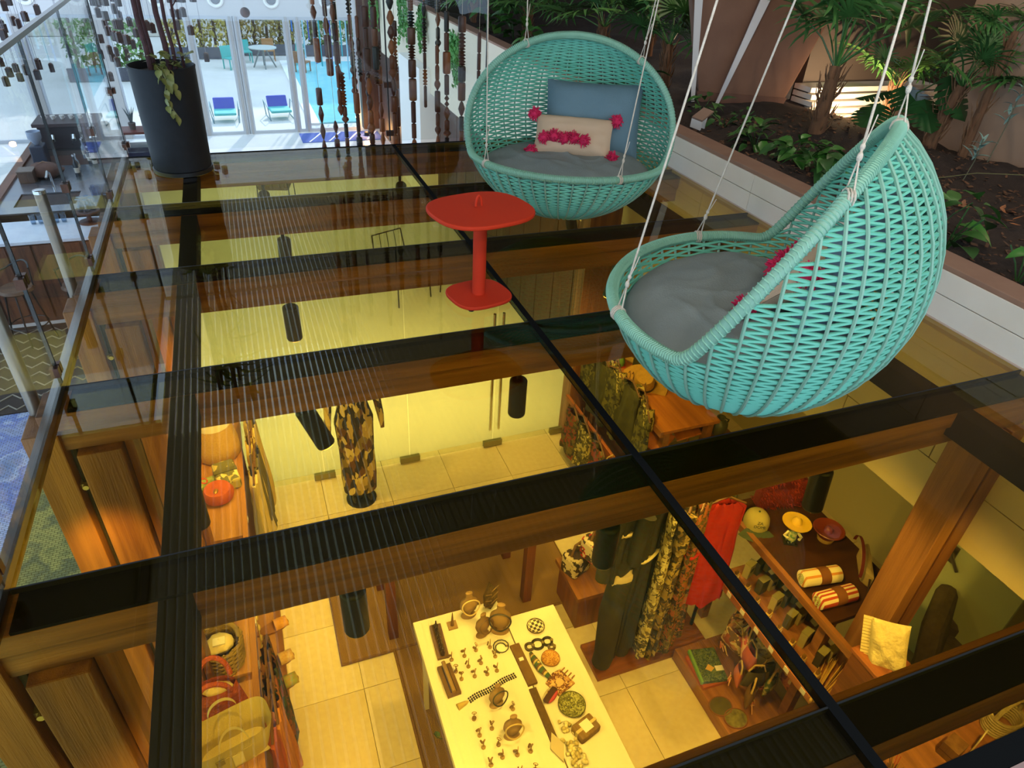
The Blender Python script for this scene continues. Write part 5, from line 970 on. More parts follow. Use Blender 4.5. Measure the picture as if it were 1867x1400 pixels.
for k in range(26):
    a = bgq.uniform(-.16, .16); l = bgq.uniform(.3, .45); p0 = V((-.2, a * .3, bgq.uniform(0, .04))); p1 = V((-.2 + l, a, bgq.uniform(0, .05))); MB().tube([p0, p1], .0025, 4).build('stalk', mat('c8a24c', .8), t)
    if k % 3 == 0: MB().ball(tuple(p0), .014, 7, 5, (2.2, .8, .8)).build('ear', mat('b8903c', .9, 0, 'd8b860', 60.), t, True)
t = thing('wooden_crate', 'reddish wooden pedestal box holding the fringed cushion', 'box', (2.8, 1.3, ZF)); MB().bx(-.11, .11, -.11, .1, 0, 1.38).build('body', wood('8a4e2a', '6b3a1c', 'y'), t, bevel=.004); MB().bx(-.12, .12, -.12, .11, 1.38, 1.405).build('lid', wood('9a5a30', '7a4422', 'y'), t, bevel=.003)
def cushion(label, x, y, z, e, m, s_=1., tw=0.):
    t = thing('fringed_cushion', label, 'cushion', (x, y, z)); t.rotation_euler = (Euler((0, 0, e[2])).to_matrix() @ Euler((e[0], e[1], 0)).to_matrix() @ Euler((0, 0, tw)).to_matrix()).to_euler(); put(pillow(.34 * s_, .22 * s_, .09, m, 5), 'cover', t)
    for k in range(16): MB().box((-.16 * s_ + k * .0213 * s_, -.125 * s_, 0), (.014, .045, .008)).build('fringe', mat('d8c48c', .9), t)
cushion('cream embroidered cushion with fringe standing on the wooden box', 2.8, 1.31, ZF + 1.5, (1.25, .1, -1.0), mat('d9c995', .9, 0, 'c4b27a', 40., .5, .8, 70.), .85, -1.2); cushion('glowing cream fringed cushion beside the left column', -1.06, 2.84, -1.95, (1.15, .1, 1.2), mat('e8d6a0', .9, 0, 'd2bc82', 30., .5, .8, 60.), 1.1)
t = thing('low_cabinet', 'light wooden cabinet behind the left column under the fringed cushion', 'cabinet', (-1.2, 2.95, ZF)); MB().bx(-.14, .22, -.5, .5, 0, .93).build('body', wood('b07a3c', '94602c', 'z'), t, bevel=.004); MB().bx(-.15, .23, -.51, .51, .93, .955).build('top', wood('a8702f', '8a5a26', 'y'), t); MB().bx(.221, .235, -.48, -.01, .05, .9).build('door', wood('b8823f', '9a662f', 'z'), t); MB().bx(.221, .235, .01, .48, .05, .9).build('door', wood('b8823f', '9a662f', 'z'), t)
t = thing('armchair', 'grey upholstered armchair in the dim corner right of the column', 'chair', (4.15, 1.45, ZF), .5); GR = mat('6a5c40', .9, 0, '58492f', 20., .5, .4, 90.); MB().bx(-.28, .28, -.28, .28, .2, .45).build('seat', GR, t, bevel=.05); MB().box((0, 0, 0), (.5, .14, .5), rotmat((0, .26, .62), (-.2, 0, 0))).build('backrest', GR, t, bevel=.06); MB().box((-.28, 0, .42), (.14, .5, .3)).build('armrest', GR, t, bevel=.05); MB().box((.28, 0, .42), (.14, .5, .3)).build('armrest', GR, t, bevel=.05)
for a in (-.2, .2):
    for b in (-.2, .2): MB().cyl((a, b, 0), (a, b, .2), .02, n=8).build('leg', M_DARK, t)
# ------------------------------------------------------------------ back right group under the near chair
t = thing('shelf_unit', 'orange wooden shelf with hats under the near swing chair', 'shelf', (3.2, 4.35, ZF)); MB().bx(-.28, .3, -.65, .7, 1.07, 1.1).build('top_board', wood('c07a30', 'a0602a', 'y'), t); MB().bx(-.3, -.27, -.66, .71, 1.05, 1.11).build('front_edge', M_SHELF, t)
for y in (-.6, .6): MB().bx(-.24, -.18, y - .03, y + .03, 0, 1.07).build('upright', M_SHELF, t); MB().bx(.2, .26, y - .03, y + .03, 0, 1.07).build('upright', M_SHELF, t)
MB().bx(-.45, .3, -.7, .7, .0, .1).build('base_board', M_SHELF, t); MB().bx(-.5, -.47, -.72, .72, .55, .6).build('front_rail', wood('b86a34', '985426', 'y'), t)
def hat(label, x, y, z, c, s_=1., e=(0, 0, 0)):
    t = thing('straw_hat', label, 'hat', (x, y, z), rot=e); MB().lathe([(.19 * s_, .01), (.195 * s_, .016), (.1 * s_, .012), (.09 * s_, .02), (.085 * s_, .1 * s_), (.07 * s_, .13 * s_), (.03 * s_, .12 * s_), (0, .11 * s_)], 28, None, 1, 1.12).build('straw', mat(c, .85, 0, 'a07c30', 40., .6, .4, 120.), t, True); MB().lathe([(.092 * s_, .02), (.0925 * s_, .05)], 28, None, 1, 1.12).build('hat_band', mat('4a3a1c', .8), t, True)
hat('wide brimmed straw hat on the orange shelf under the near chair', 3.1, 4.35, -1.88, 'b8903c', 1.05, (.25, -.35, .3)); hat('pale straw hat further back on the orange shelf', 3.3, 4.82, -1.89, 'cdb060', .8)
t = thing('doll', 'small knitted doll in red and green on the orange shelf', 'doll', (3.06, 4.72, -1.895), -.4); MB().lathe([(.03, 0), (.04, .05), (.025, .1), (0, .11)], 12).build('dress', mat('6a9a4a', .8), t, True); MB().ball((0, 0, .135), .034, 12, 8).build('head', mat('d8b07a', .7), t, True); MB().ball((0, .008, .15), .037, 12, 8, (1, .9, .9)).build('hair', mat('c8502c', .8), t, True); MB().bx(-.05, .05, -.03, .03, -.004, .01).build('shoes', mat('a83a24', .7), t)
t = thing('dark_box', 'dark green box standing behind the knitted doll', 'box', (3.22, 4.62, -1.895), .3); MB().bx(-.06, .06, -.05, .05, 0, .17).build('carton', mat('3a3c22', .7), t); MB().bx(-.062, .062, -.052, .052, .17, .18).build('lid', mat('55582f', .7), t)
OL = [cells(['3a3a1c', '5a5628', '2a2814', '6a6430'], 26), cells(['4a4420', '8a3a28', '35321a', '6b6030'], 26), mat('35351c', .9, 0, '4a4824', 12.), cells(['5a5428', 'b8a860', '3a3618'], 30)]
mq = random.Random(17)
for k in range(9):
    garment('%s garment from the back on the dark rail under the near chair' % ORD[k], 'shirt', (2.86 + .05 * (k % 2), 4.95 - k * .13, -1.72 - .04 * (k % 3)), 1.45 + mq.uniform(-.15, .15), .62, .34, .38, OL[k % 4], .05, 'dark shirts under the near chair', .2 if k % 2 else 0, 5, name='hanging_shirt')
for k in range(5):
    garment('%s low skirt from the back on the lower rail under the near chair' % ORD[k], 'skirt', (2.64 + .03 * (k % 2), 4.75 - k * .14, -2.38), 1.5, .5, .26, .34, OL[(k + 1) % 4], .05, 'low skirts under the near chair', 0, 6, name='hanging_skirt')
pouch('yellow quilted knit purse hanging beside the orange boards', 3.2, 4.0, -2.12, .2, checker('c8a840', 'a08430', 40), .6, None); pouch('black and green embroidered pouch at the right of the orange boards', 3.5, 4.0, -2.1, .22, cells(['1f2414', '4a8a3a', '24260f', 'a83a28', '1c1e10', '262a16'], 26), .2, None)
for k, (x, y, e, lab) in enumerate(((2.98, 3.82, (.15, -.5, .4), 'orange wooden board leaning left of the knit purse'), (3.3, 3.88, (.1, -.4, -.3), 'orange wooden board leaning right of the knit purse'))):
    t = thing('display_board', lab, 'board', (x, y, -2.1), rot=e); MB().bx(-.1, .12, -.1, .1, 0, .018).build('board', wood('c8742c', 'a85a22', 'y'), t); MB().bx(-.01, .01, -.01, .01, -.25, .0).build('prop', M_SHELF, t)
pouch('coral purse on the lower rail under the near chair', 2.66, 4.02, -2.5, .16, mat('b8502e', .85), .3, None)
t = thing('dark_vase', 'dark round vase on the shop floor below the near chair', 'vase', (3.55, 3.75, -2.1)); MB().lathe([(.0, 0), (.04, 0), (.075, .06), (.07, .13), (.035, .17), (.04, .19), (.03, .185), (.0, .1)], 20).build('vase_body', mat('3f4020', .4), t, True); MB().tube([(.04, 0, .17), (.09, 0, .14), (.07, 0, .08)], .008, 6).build('handle', mat('3f4020', .4), t, True)
t = thing('side_stand', 'square wooden side stand carrying the dark vase', 'stand', (3.55, 3.75, ZF)); MB().bx(-.14, .14, -.14, .14, .87, .9).build('top', M_SHELF, t); MB().bx(-.1, .1, -.1, .1, 0, .87).build('body', wood('8a5028', '6a3a1c', 'z'), t)
# ------------------------------------------------------------------ left shelf unit
t = thing('shelf_unit', 'long orange wooden shelf with bags along the left side of the shop', 'shelf', (-.62, 3.5, ZF))
for y0, y1 in ((-1.5, -.98), (-.93, .1), (.15, 1.5)):
    MB().bx(-.2, .2, y0, y1, .98, 1.01).build('top_board', wood('b8874e', '9a6c3a', 'y'), t, bevel=.003)
MB().bx(.2, .235, -1.55, 1.5, .96, 1.015).build('front_edge', wood('b07c46', '936334', 'y'), t); MB().bx(-.2, .3, -1.5, 1.5, .42, .45).build('lower_board', wood('b4824a', '966838', 'y'), t); MB().bx(-.2, .32, -1.5, 1.5, 0, .08).build('base_board', M_SHELF, t)
for y in (-1.48, -.95, .12, 1.46): MB().bx(-.18, -.13, y - .02, y + .02, 0, .98).build('upright', M_SHELF, t); MB().bx(.16, .21, y - .02, y + .02, 0, .98).build('upright', M_SHELF, t)
for k in range(5): MB().bx(.236, .239, .3 - k * .3, .34 - k * .3, .97, 1.0).build('price_tag', M_WHITE, t)
ZS = ZF + 1.01
t = thing('wicker_basket', 'rustic wicker basket with loop handle and cloth on the left shelf', 'basket', (-.56, 2.68, ZS)); tw_ = mat('a89050', .9, 0, '7a6430', 30., .6, .8, 60.)
for k in range(11): MB().tube([((.105 + .004 * math.sin(9 * a + k * 3.1)) * (1 + .012 * k) * math.cos(a), (.105 + .004 * math.sin(9 * a + k * 3.1)) * (1 + .012 * k) * math.sin(a), .012 + k * .018) for a in [2 * PI * q / 28 for q in range(28)]], .009, 5, True).build('wicker_row', tw_, t, True)
for k in range(14): a = k * 2 * PI / 14; MB().tube([(.1 * math.cos(a), .1 * math.sin(a), 0), (.118 * math.cos(a), .118 * math.sin(a), .21)], .006, 5).build('stake', tw_, t)
MB().tube([(.118 * math.cos(a) * .9 + 0, .03 * math.sin(a * 3) * .3, .2 + .16 * math.sin(a)) for a in [PI * q / 14 for q in range(15)]], .013, 7).build('handle', mat('b8a468', .9, 0, '94803f', 20.), t, True); MB().lathe([(.1, .0), (0, .004)], 18).build('bottom', tw_, t); MB().ball((0, .01, .16), .075, 12, 8, (1, .9, .5), .15, random.Random(2)).build('cloth', mat('e0d2a0', .9), t, True); MB().bx(-.03, .035, -.03, .02, .19, .2).build('paper_tag', M_WHITE, t)
t = thing('crochet_bag', 'coral red crochet bag with round handles on the left shelf', 'bag', (-.58, 2.4, ZS)); CO = mat('c05a34', .9, 0, '94401f', 40., .5, 1., 80.)
MB().grid(lambda u, v: ((.13 - .03 * v) * math.cos(2 * PI * u) * (1 + .04 * math.sin(14 * PI * u)), (.07 - .015 * v) * math.sin(2 * PI * u), .2 * v), 40, 10, cu=True).build('bag_body', CO, t, True)
for y in (-.05, .05): MB().tube([(.075 * math.cos(a), y * (1 + .6 * math.sin(a)), .2 + .13 * math.sin(a)) for a in [PI * q / 14 for q in range(15)]], .014, 7).build('handle', CO, t, True)
MB().ball((0, 0, .17), .06, 10, 6, (1.2, .7, .6), .2, random.Random(5)).build('stuffing', mat('cdbd86', .9), t, True)
t = thing('canvas_tote', 'large cream canvas tote bag with pockets, nearest on the left shelf', 'bag', (-.52, 2.13, ZS), .25); CV = mat('cfc07e', .85, 0, 'bdac68', 10., .5, .3, 150.)
MB().grid(lambda u, v: ((.16 + .04 * v) * math.copysign(abs(math.cos(2 * PI * u)) ** .6, math.cos(2 * PI * u)), (.08 + .03 * v) * math.copysign(abs(math.sin(2 * PI * u)) ** .6, math.sin(2 * PI * u)), .22 * v + .008 * math.sin(6 * PI * u) * v), 40, 10, cu=True).build('bag_body', CV, t, True); MB().bx(-.16, .16, -.08, .08, 0, .006).build('bottom', CV, t)
for y, h in ((-.11, .12), (.11, .16)): MB().grid(lambda u, v: (.07 * math.cos(PI * u) + 0, y * (1 - .35 * math.sin(PI * u)) + .0, .2 + h * math.sin(PI * u) + .025 * (v - .5)), 14, 1).build('handle', mat('ddd09a', .85), t, True)
MB().box((0, -.096, .1), (.16, .012, .1)).build('pocket', mat('b8a868', .85), t); MB().box((.0, -.1045, .1), (.05, .003, .09)).build('strap_front', mat('ddd09a', .85), t); MB().bx(-.1, -.06, -.112, -.108, .13, .17).build('logo_patch', mat('8a7a44', .8), t)
FL = [PR3, cells(['2a2a1a', '8a4a28', '3a4a28', '5a3020'], 24), mat('c8843a', .9, 0, 'b06c2c', 12.), mat('a8502c', .9), PR3]
for k in range(5):
    garment(['dark floral dress, farthest on the left rail beside the basket', 'second dark floral dress on the left rail beside the coral bag', 'dark floral dress with green hem on the left rail', 'orange linen dress on the left rail behind the cream tote', 'rust orange dress nearest on the left rail'][k], 'dress', (-.33 + .02 * (k % 2), 2.62 - k * .1, -1.93), 1.5 + .1 * (k % 2), .8, .3, .4, (PR3, FL[1], PR3, FL[2], FL[3])[k], .05, 'dresses on the left rail', 0, 6)
t = thing('shelf_garland', 'cream shell garland hanging down the front of the left shelf', 'garland', (-.385, 2.95, ZS)); MB().tube([(0, 0, .01), (.01, -.02, -.1), (.0, -.05, -.3)], .003, 4).build('string', mat('d8c890', .8), t)
for k in range(4): MB().ball((.01, -.012 * k, -.02 - .085 * k), .02, 10, 6, (.5, 1, 1)).build('shell', mat('d8c078', .4), t, True)
for k, (x, y, c, lab) in enumerate(((-.34, 3.5, 'd0903c', 'yellow woven sandal farthest on the lower left shelf'), (-.34, 3.26, 'd8a040', 'yellow woven sandal in the middle of the lower left shelf'), (-.33, 2.98, 'd0b880', 'pale cream sandal on the lower left shelf'), (-.32, 2.8, '7aa05a', 'green and cream sandal nearest on the lower left shelf'))):
    t = thing('sandal', lab, 'sandal', (x, y, ZF + .45), .25, 'sandals on the lower left shelf'); MB().prism([(.12 * math.cos(a) * (1 if math.cos(a) > 0 else .9), .045 * math.sin(a) * (1 + .2 * math.cos(a))) for a in [2 * PI * q / 20 for q in range(20)]], 0, .018).build('sole', mat('8a5a2c', .8), t, bevel=.003); MB().grid(lambda u, v: (.02 + .09 * v, .045 * math.cos(PI * u), .018 + .045 * math.sin(PI * u) * (1 - .4 * v)), 12, 5).build('upper', mat(c, .85, 0, 'b07a2c', 60.), t, True)
t = thing('water_melon_bowl', 'dark green and yellow painted bowl on the shelf behind the basket', 'bowl', (-.58, 3.0, ZS)); MB().lathe([(.03, 0), (.08, .03), (.12, .08), (.115, .085), (.07, .035), (0, .02)], 24).build('bowl', mat('2f4a26', .3), t, True); MB().tube([(.118 * math.cos(a), .118 * math.sin(a), .083) for a in [2 * PI * q / 24 for q in range(24)]], .007, 6, True).build('rim', mat('d8b83c', .4), t, True)
t = thing('straw_tote', 'tall straw tote with white lining lit brightly on the left shelf', 'bag', (-.55, 4.6, ZS)); MB().lathe([(.15, 0), (.165, .02), (.16, .12), (.125, .3), (.118, .36), (.112, .36), (.118, .3), (.14, .02), (0, .015)], 26).build('straw_body', mat('d9b878', .9, 0, 'c29c58', 60., .5, .6, 90., (1, 1, 4)), t, True); MB().lathe([(.128, .29), (.12, .37), (.113, .37)], 26).build('lining_cuff', M_WHITE, t, True)
for y in (-.05, .05): MB().tube([(.07 * math.cos(a), y, .36 + .1 * math.sin(a)) for a in [PI * q / 12 for q in range(13)]], .008, 6).build('handle', M_WHITE, t, True)
for k, (x, y, c1, c2, rz, lab) in enumerate(((-.68, 4.2, '8a9a58', 'c8502c', .5, 'green slip-on shoe with red trim on the left shelf'), (-.56, 4.07, 'c0603a', 'd8b050', -.2, 'round coral purse with a gold charm on the left shelf'), (-.5, 4.25, 'b8b070', '5a5a3c', .2, 'marbled cream clutch on the left shelf'))):
    t = thing('shelf_bag' if k else 'slip_on_shoe', lab, 'bag' if k else 'shoe', (x, y, ZS), rz)
    if k == 0: MB().grid(lambda u, v: (-.13 + .26 * v, .05 * math.cos(2 * PI * u) * math.sin(PI * (.12 + .83 * v)) ** .5, .035 + .035 * math.sin(2 * PI * u)), 18, 10, cu=True).build('upper', mat(c1, .85), t, True); MB().bx(-.12, .12, -.042, .042, 0, .012).build('sole', mat('c8b878', .8), t); MB().tube([(.03 + .02 * math.cos(a), .03 * math.sin(a), .068) for a in [2 * PI * q / 14 for q in range(14)]], .006, 5, True).build('trim', mat(c2, .7), t)
    if k == 1: MB().lathe([(.03, 0), (.1, .02), (.11, .06), (.09, .1), (0, .11)], 22).build('bag_body', mat(c1, .85, 0, 'a84e2c', 20.), t, True); MB().ball((.0, -.04, .108), .018, 8, 6, (1, 1.5, .5)).build('charm', GOLD, t, True)
    if k == 2: MB().box((0, 0, .05), (.16, .26, .1)).build('bag_body', cells([c1, 'd8cf98', '6a6a48'], 18), t, bevel=.02); MB().bx(-.081, .081, -.02, .02, .098, .106).build('clasp', mat(c2, .5), t)
for k in range(5): garment(['cream fringed dress, farthest at the end of the left shelf', 'cream knitted dress second on the left end rail', 'pale yellow dress third on the left end rail', 'grey trousers on the left end rail beside the straw tote', 'cream linen trousers nearest on the left end rail'][k], 'dress', (-.3 + .02 * (k % 2), 4.78 - k * .15, -1.75 - .03 * k), 1.5, .95 - .08 * k, .32, .42, (CR, mat('d8c184', .9, 0, 'c6ad6c', 20.), mat('d9c06a', .9), mat('6a6440', .9), mat('d2c08a', .9))[k], .06, 'cream clothes on the left end rail', 0, 6)
# wall panel with brackets behind the left columns
t = thing('branch_rack', 'cream panel with twig-like coat brackets behind the left columns', 'coat rack', (-1.06, 4.5, ZF)); MB().bx(-.02, .0, -.5, .75, .3, 2.0).build('panel', mat('d8a860', .7, 0, 'c8944a', 3.), t)
MB().cyl((.03, .0, .2), (.03, .0, 2.1), .022, n=10).build('trunk_pole', mat('8a6a38', .6), t, True)
for z, a, s_ in ((1.7, .25, 1), (1.45, .3, -1), (1.2, .28, 1), (.95, .3, -1), (1.05, .3, 1)): MB().tube([(.03, 0, z), (.04, s_ * .12, z + .05), (.05, s_ * a, z + .02)], [.016, .013, .012], 8).build('peg', mat('7a5a30', .6), t, True)
lamp('shop_glow', 'SPOT', (-.75, 3.9, -.35), 60, (1, .62, .25), .05, (-1.05, 4.5, -1.8), 70, .8)
lamp('shop_glow', 'SPOT', (-.7, 2.2, -.3), 45, (1, .68, .3), .05, (-1.1, 2.85, -2.0), 60, .8)
for k, (x, y, tg) in enumerate(((.0, 2.1, (-.55, 2.4, -2.0)), (.0, 4.1, (-.55, 4.4, -2.0)))):  # extra spots added to brighten the bags on the left shelf
    t = thing('track_spotlight', ['added black fill spotlight above the cream canvas tote', 'added black fill spotlight above the straw tote'][k], 'spotlight', (-.38, y, -.16), 0, 'black spotlights under the beams'); MB().cyl((0, 0, -.02), (0, 0, -.2), .04, n=16).build('housing', mat('1d1b14', .45), t, True); MB().cyl((0, 0, .0), (0, 0, -.03), .015, n=8).build('stem', M_BLACK, t)
    lamp('spotlight', 'SPOT', (-.38, y, -.375), 55, (1, .82, .55), .035, tg, 75, .7)

# ------------------------------------------------------------------ shelf below the near edge of the glass
t = thing('shelf_unit', 'wooden shelf below the near edge of the glass floor at the lower right', 'shelf', (2.95, .78, ZF)); MB().bx(-.75, .75, -.2, .3, 1.12, 1.15).build('top_board', M_SHELF, t)
for x in (-.7, .7): MB().bx(x - .03, x + .03, -.18, .28, 0, 1.12).build('side_panel', M_SHELF, t)
ZN = ZF + 1.15
t = thing('dried_bunch', 'bunch of pink dried flowers on the shelf at the lower image edge', 'dried flowers', (2.5, .86, ZN))
for k in range(30):
    a = eq.uniform(0, 6.28); r = eq.uniform(.02, .13); MB().tube([(0, 0, .0), (r * .5 * math.cos(a), r * .5 * math.sin(a), .08), (r * math.cos(a), r * math.sin(a), .12)], [.004, .003, .002], 4).build('stem', mat(('b0503c', 'a8843c', '7a5a30')[k % 3], .8), t)
t = thing('price_card', 'cream price card with a red stroke standing on the lower right shelf', 'card', (3.08, .84, ZN), .3); MB().box((0, 0, .06), (.09, .006, .12)).build('card', mat('e4d69a', .7), t); MB().box((0, -.0035, .06), (.012, .002, .07)).build('red_stroke', mat('b03a28', .7), t)
t = thing('rope_basket', 'small rope basket with braided handle at the lower right edge', 'basket', (3.3, .88, ZN)); RB = mat('b8a26a', .9, 0, '94803f', 40., .5, .6, 90.)
for k in range(7): MB().tube([(.09 * math.cos(a), .07 * math.sin(a), .012 + k * .018) for a in [2 * PI * q / 20 for q in range(20)]], .009, 5, True).build('coil', RB, t, True)
MB().tube([(.09 * math.cos(a), 0, .12 + .12 * math.sin(a)) for a in [PI * q / 12 for q in range(13)]], .012, 6).build('handle', RB, t, True)
t = thing('brown_book', 'brown wooden block beside the price card on the lower right shelf', 'box', (2.92, .86, ZN), .2); MB().bx(-.05, .05, -.04, .04, 0, .1).build('block', wood('8a6236', '6c4a26', 'z'), t); MB().bx(-.051, .051, -.041, .041, .04, .045).build('band', mat('5a3c20', .7), t)
# ------------------------------------------------------------------ planting bed
M_PALM = [mat('2f5a26', .5, 0, '47763a', 6., .5), mat('274c22', .5, 0, '3a6430', 6., .5), mat('5b8a3c', .5, 0, '47743a', 6., .5)]
def fan(seed, m, nb=17, R_=.34, pet=.3, span=4.6):
    q = random.Random(seed); mb = MB()
    hub = V((pet * .9, 0, pet * .45)); mb.tube([(0, 0, 0), (pet * .45, 0, pet * .3), tuple(hub)], [.008, .006, .005], 5)
    for i in range(nb):
        a = -span / 2 + span * i / (nb - 1); ln = R_ * (.78 + .22 * math.cos(a * .6)) * q.uniform(.9, 1.1)
        d = V((math.cos(a) * .92, math.sin(a), .28 * math.cos(a))).normalized(); sd = V((-math.sin(a), math.cos(a), 0)); up = d.cross(sd).normalized()
        w = .015 * R_ / .34; vs = []
        for u, ww, dz in ((0, .35, 0), (.45, 1., .03), (.8, .7, -.02), (1.0, .02, -.1)):
            c = hub + d * ln * u + V((0, 0, dz * ln * 1.6)); vs += [c - sd * w * ww + up * w * ww * .35, c, c + sd * w * ww + up * w * ww * .35]
        mb.add(vs, [f for k in range(3) for f in ((3 * k, 3 * k + 3, 3 * k + 4, 3 * k + 1), (3 * k + 1, 3 * k + 4, 3 * k + 5, 3 * k + 2))])
    return mb.mesh('frond', m, True)
FR = [fan(s_, M_PALM[s_ % 3], R_=(.34, .3, .38, .28)[s_ % 4]) for s_ in range(6)]
FRB = [fan(40 + s_, M_PALM[(0, 2, 1)[s_ % 3]], 15, .42, .45, 4.0) for s_ in range(4)]
M_TRUNK = mat('7a5638', .95, 0, '5a3c28', 30., .6, .8, 60., (1, 1, .15))
def palm(label, x, y, h, r, nf, fr, seed, sc=1., lean=(0, 0), lift=(.1, .9)):
    q = random.Random(seed); z0 = soil_z(x, y) - .03
    t = thing('fan_palm', label, 'palm', (x, y, z0), 0, 'fan palms in the planting bed')
    pts = [(lean[0] * u * u, lean[1] * u * u, h * u) for u in [i / 6 for i in range(7)]]
    MB().tube(pts, [r * (1 - .06 * i) for i in range(7)], 10).build('trunk', M_TRUNK, t, True)
    fb = MB()
    for i in range(46):
        u = q.uniform(.05, 1); p = V((lean[0] * u * u, lean[1] * u * u, h * u)); a = q.uniform(0, 6.28); d = V((math.cos(a), math.sin(a), 0))
        fb.tube([p + d * r * .8, p + d * r * 1.25 + V((0, 0, .05)), p + d * (r * 1.25 + q.uniform(0, .04)) + V((0, 0, .13))], [.007, .005, .002], 4)
    fb.build('trunk_fibre', mat('8a6544', .95, 0, '5e422c', 20.), t)
    top = V(pts[-1])
    for i in range(nf):
        a = i * 2.4 + q.uniform(-.3, .3); put(fr[q.randrange(len(fr))], 'frond', t, top + V((0, 0, -.03 * q.random())), (q.uniform(-.3, .3), -q.uniform(*lift) + .35, a), 0, sc * q.uniform(.8, 1.15))
    return t
palm('tall fan palm with shaggy trunk standing beside the glowing ground light', 4.76, 4.86, .55, .075, 13, FRB, 1, 1.15, (.06, .05), (.5, 1.35))
palm('fan palm with rough trunk against the beige wall, above the near swing chair', 5.38, 4.22, .5, .06, 11, FR, 2, 1.0, (.05, -.05), (.2, 1.1))
palm('fan palm at the beige wall with the highest dark fronds', 5.45, 3.95, .95, .04, 7, FR, 7, .85, (.02, .0), (.1, .9))
palm('fan palm just behind the right rim of the front-facing chair', 4.5, 7.0, .45, .06, 12, FR, 3, 1.25, (.05, .1), (.1, 1.))
palm('fan palm behind the top of the front-facing chair', 4.35, 8.3, .4, .06, 12, FRB, 4, 1.1, (0, 0), (.1, 1.))
palm('fan palm in the far bed behind the chair ropes', 3.95, 9.8, .35, .05, 11, FR, 5, 1.3, (0, 0), (.1, .9))
palm('fan palm at the far left end of the planting bed', 3.75, 11.6, .3, .05, 10, FR, 6, 1.4, (0, 0), (.1, .8))
palm('broad fan palm deep in the bed beside the brown pillar', 5.2, 8.6, .6, .06, 12, FRB, 9, 1.3, (0, 0), (.1, .9))
palm('low fan palm in the dark recess behind the shaggy palm', 5.95, 5.25, .3, .04, 7, FR, 10, 1.0, (0, 0), (.2, .9))
M_LEAFS = [mat('2e5a22', .4, 0, '4a7a34', 8., .5), mat('3f7a2a', .4, 0, '2f5f22', 8., .5), mat('24471d', .4, 0, '38622c', 8., .5)]
GL = [leaf_mesh('leaf', .15, .085, M_LEAFS[i], .45, .3) for i in range(3)]
def leafy(label, x, y, n, s_, seed, rad=.16):
    q = random.Random(seed); t = thing('leafy_plant', label, 'plant', (x, y, soil_z(x, y)), 0, 'low leafy plants in the bed')
    for i in range(n):
        a = q.uniform(0, 6.28); r = q.uniform(0, rad); h = q.uniform(.03, .2) * s_; p = V((r * math.cos(a), r * math.sin(a), h))
        put(GL[q.randrange(3)], 'leaf', t, p, (q.uniform(-.4, .4), q.uniform(-.7, .35), a + q.uniform(-.6, .6)), 0, s_ * q.uniform(.6, 1.15))
    for i in range(5):
        a = q.uniform(0, 6.28); MB().tube([(0, 0, -.02), (.06 * math.cos(a), .06 * math.sin(a), .08 * s_), (.13 * math.cos(a), .13 * math.sin(a), .15 * s_)], .004, 4).build('stem', M_LEAFS[2], t)
LP = [(3.93, 4.62, 'bushy low plant under the shaggy palm, nearest the brown pillar'), (3.9, 4.15, 'bushy low plant in the middle of the row along the planter rim'), (3.82, 3.75, 'bushy low plant at the near end of the row, beside the near chair top'), (4.05, 3.92, 'bushy low plant at the back of the row along the planter rim'), (3.95, 5.1, 'low sparse plant at the foot of the white strap'), (4.1, 5.65, 'bright green seedling clump at the pillar foot'), (4.2, 5.2, 'sparse green seedlings in front of the pillar'), (3.62, 2.5, 'glossy broad-leaved plant by the planter rim right of the near chair'), (3.9, 2.8, 'dark leafy plant behind the glossy plant right of the near chair'), (3.55, 7.6, 'leafy plant behind the left rim of the front-facing chair'), (3.6, 8.8, 'leafy plant overhanging the planter cap, left of the front-facing chair'), (3.8, 9.9, 'leafy plant on the far planter edge behind the bead strings'), (3.85, 11.0, 'leafy plant on the planter edge over the hanging vines'), (3.9, 6.6, 'leafy plant behind the back right of the front-facing chair'), (3.62, 2.05, 'small leafy sprout near the planter rim at the right image edge')]
for i, (x, y, lab) in enumerate(LP): leafy(lab, x, y, (26, 26, 22, 20, 12, 16, 9, 12, 9, 24, 24, 24, 24, 18, 6)[i], (1., 1., 1., .9, .6, .8, .6, 1.5, 1.2, 1.4, 1.5, 1.6, 1.6, 1.3, 1.)[i], 60 + i)
# monstera leaves: lobed outline with real cuts
def monstera(seed, s_):
    n = 7; pts = []
    right = []
    for i in range(n):
        u0 = i / n; w0 = math.sin(PI * (.12 + .85 * u0)) ** .7
        right += [(u0 * s_ + .0, w0 * s_ * .52), (u0 * s_ + s_ / n * .62, math.sin(PI * (.12 + .85 * (u0 + .6 / n))) ** .7 * s_ * .56), (u0 * s_ + s_ / n * .8, s_ * .16)]
    right.append((s_ * 1.08, 0)); mb = MB()
    for sg in (1, -1):
        for i in range(len(right) - 1):
            (x0, y0), (x1, y1) = right[i], right[i + 1]
            mb.add([(x0, 0, 0), (x1, 0, 0), (x1, sg * y1, -.25 * y1), (x0, sg * y0, -.25 * y0)], [(0, 1, 2, 3) if sg > 0 else (3, 2, 1, 0)])
    return mb.mesh('leaf', mat('1d3f1e', .35, 0, '2b5227', 6., .5), False)
MO = monstera(1, .3)
def mons(label, x, y, lv):
    t = thing('monstera', label, 'plant', (x, y, soil_z(x, y)), 0)
    for (dx, dy, dz, e, s_) in lv:
        put(MO, 'leaf', t, (dx, dy, dz), e, 0, s_); MB().tube([(0, 0, 0), (dx * .4, dy * .4, dz * .7), (dx, dy, dz)], .006, 5).build('petiole', mat('3a5a2a', .6), t, True)
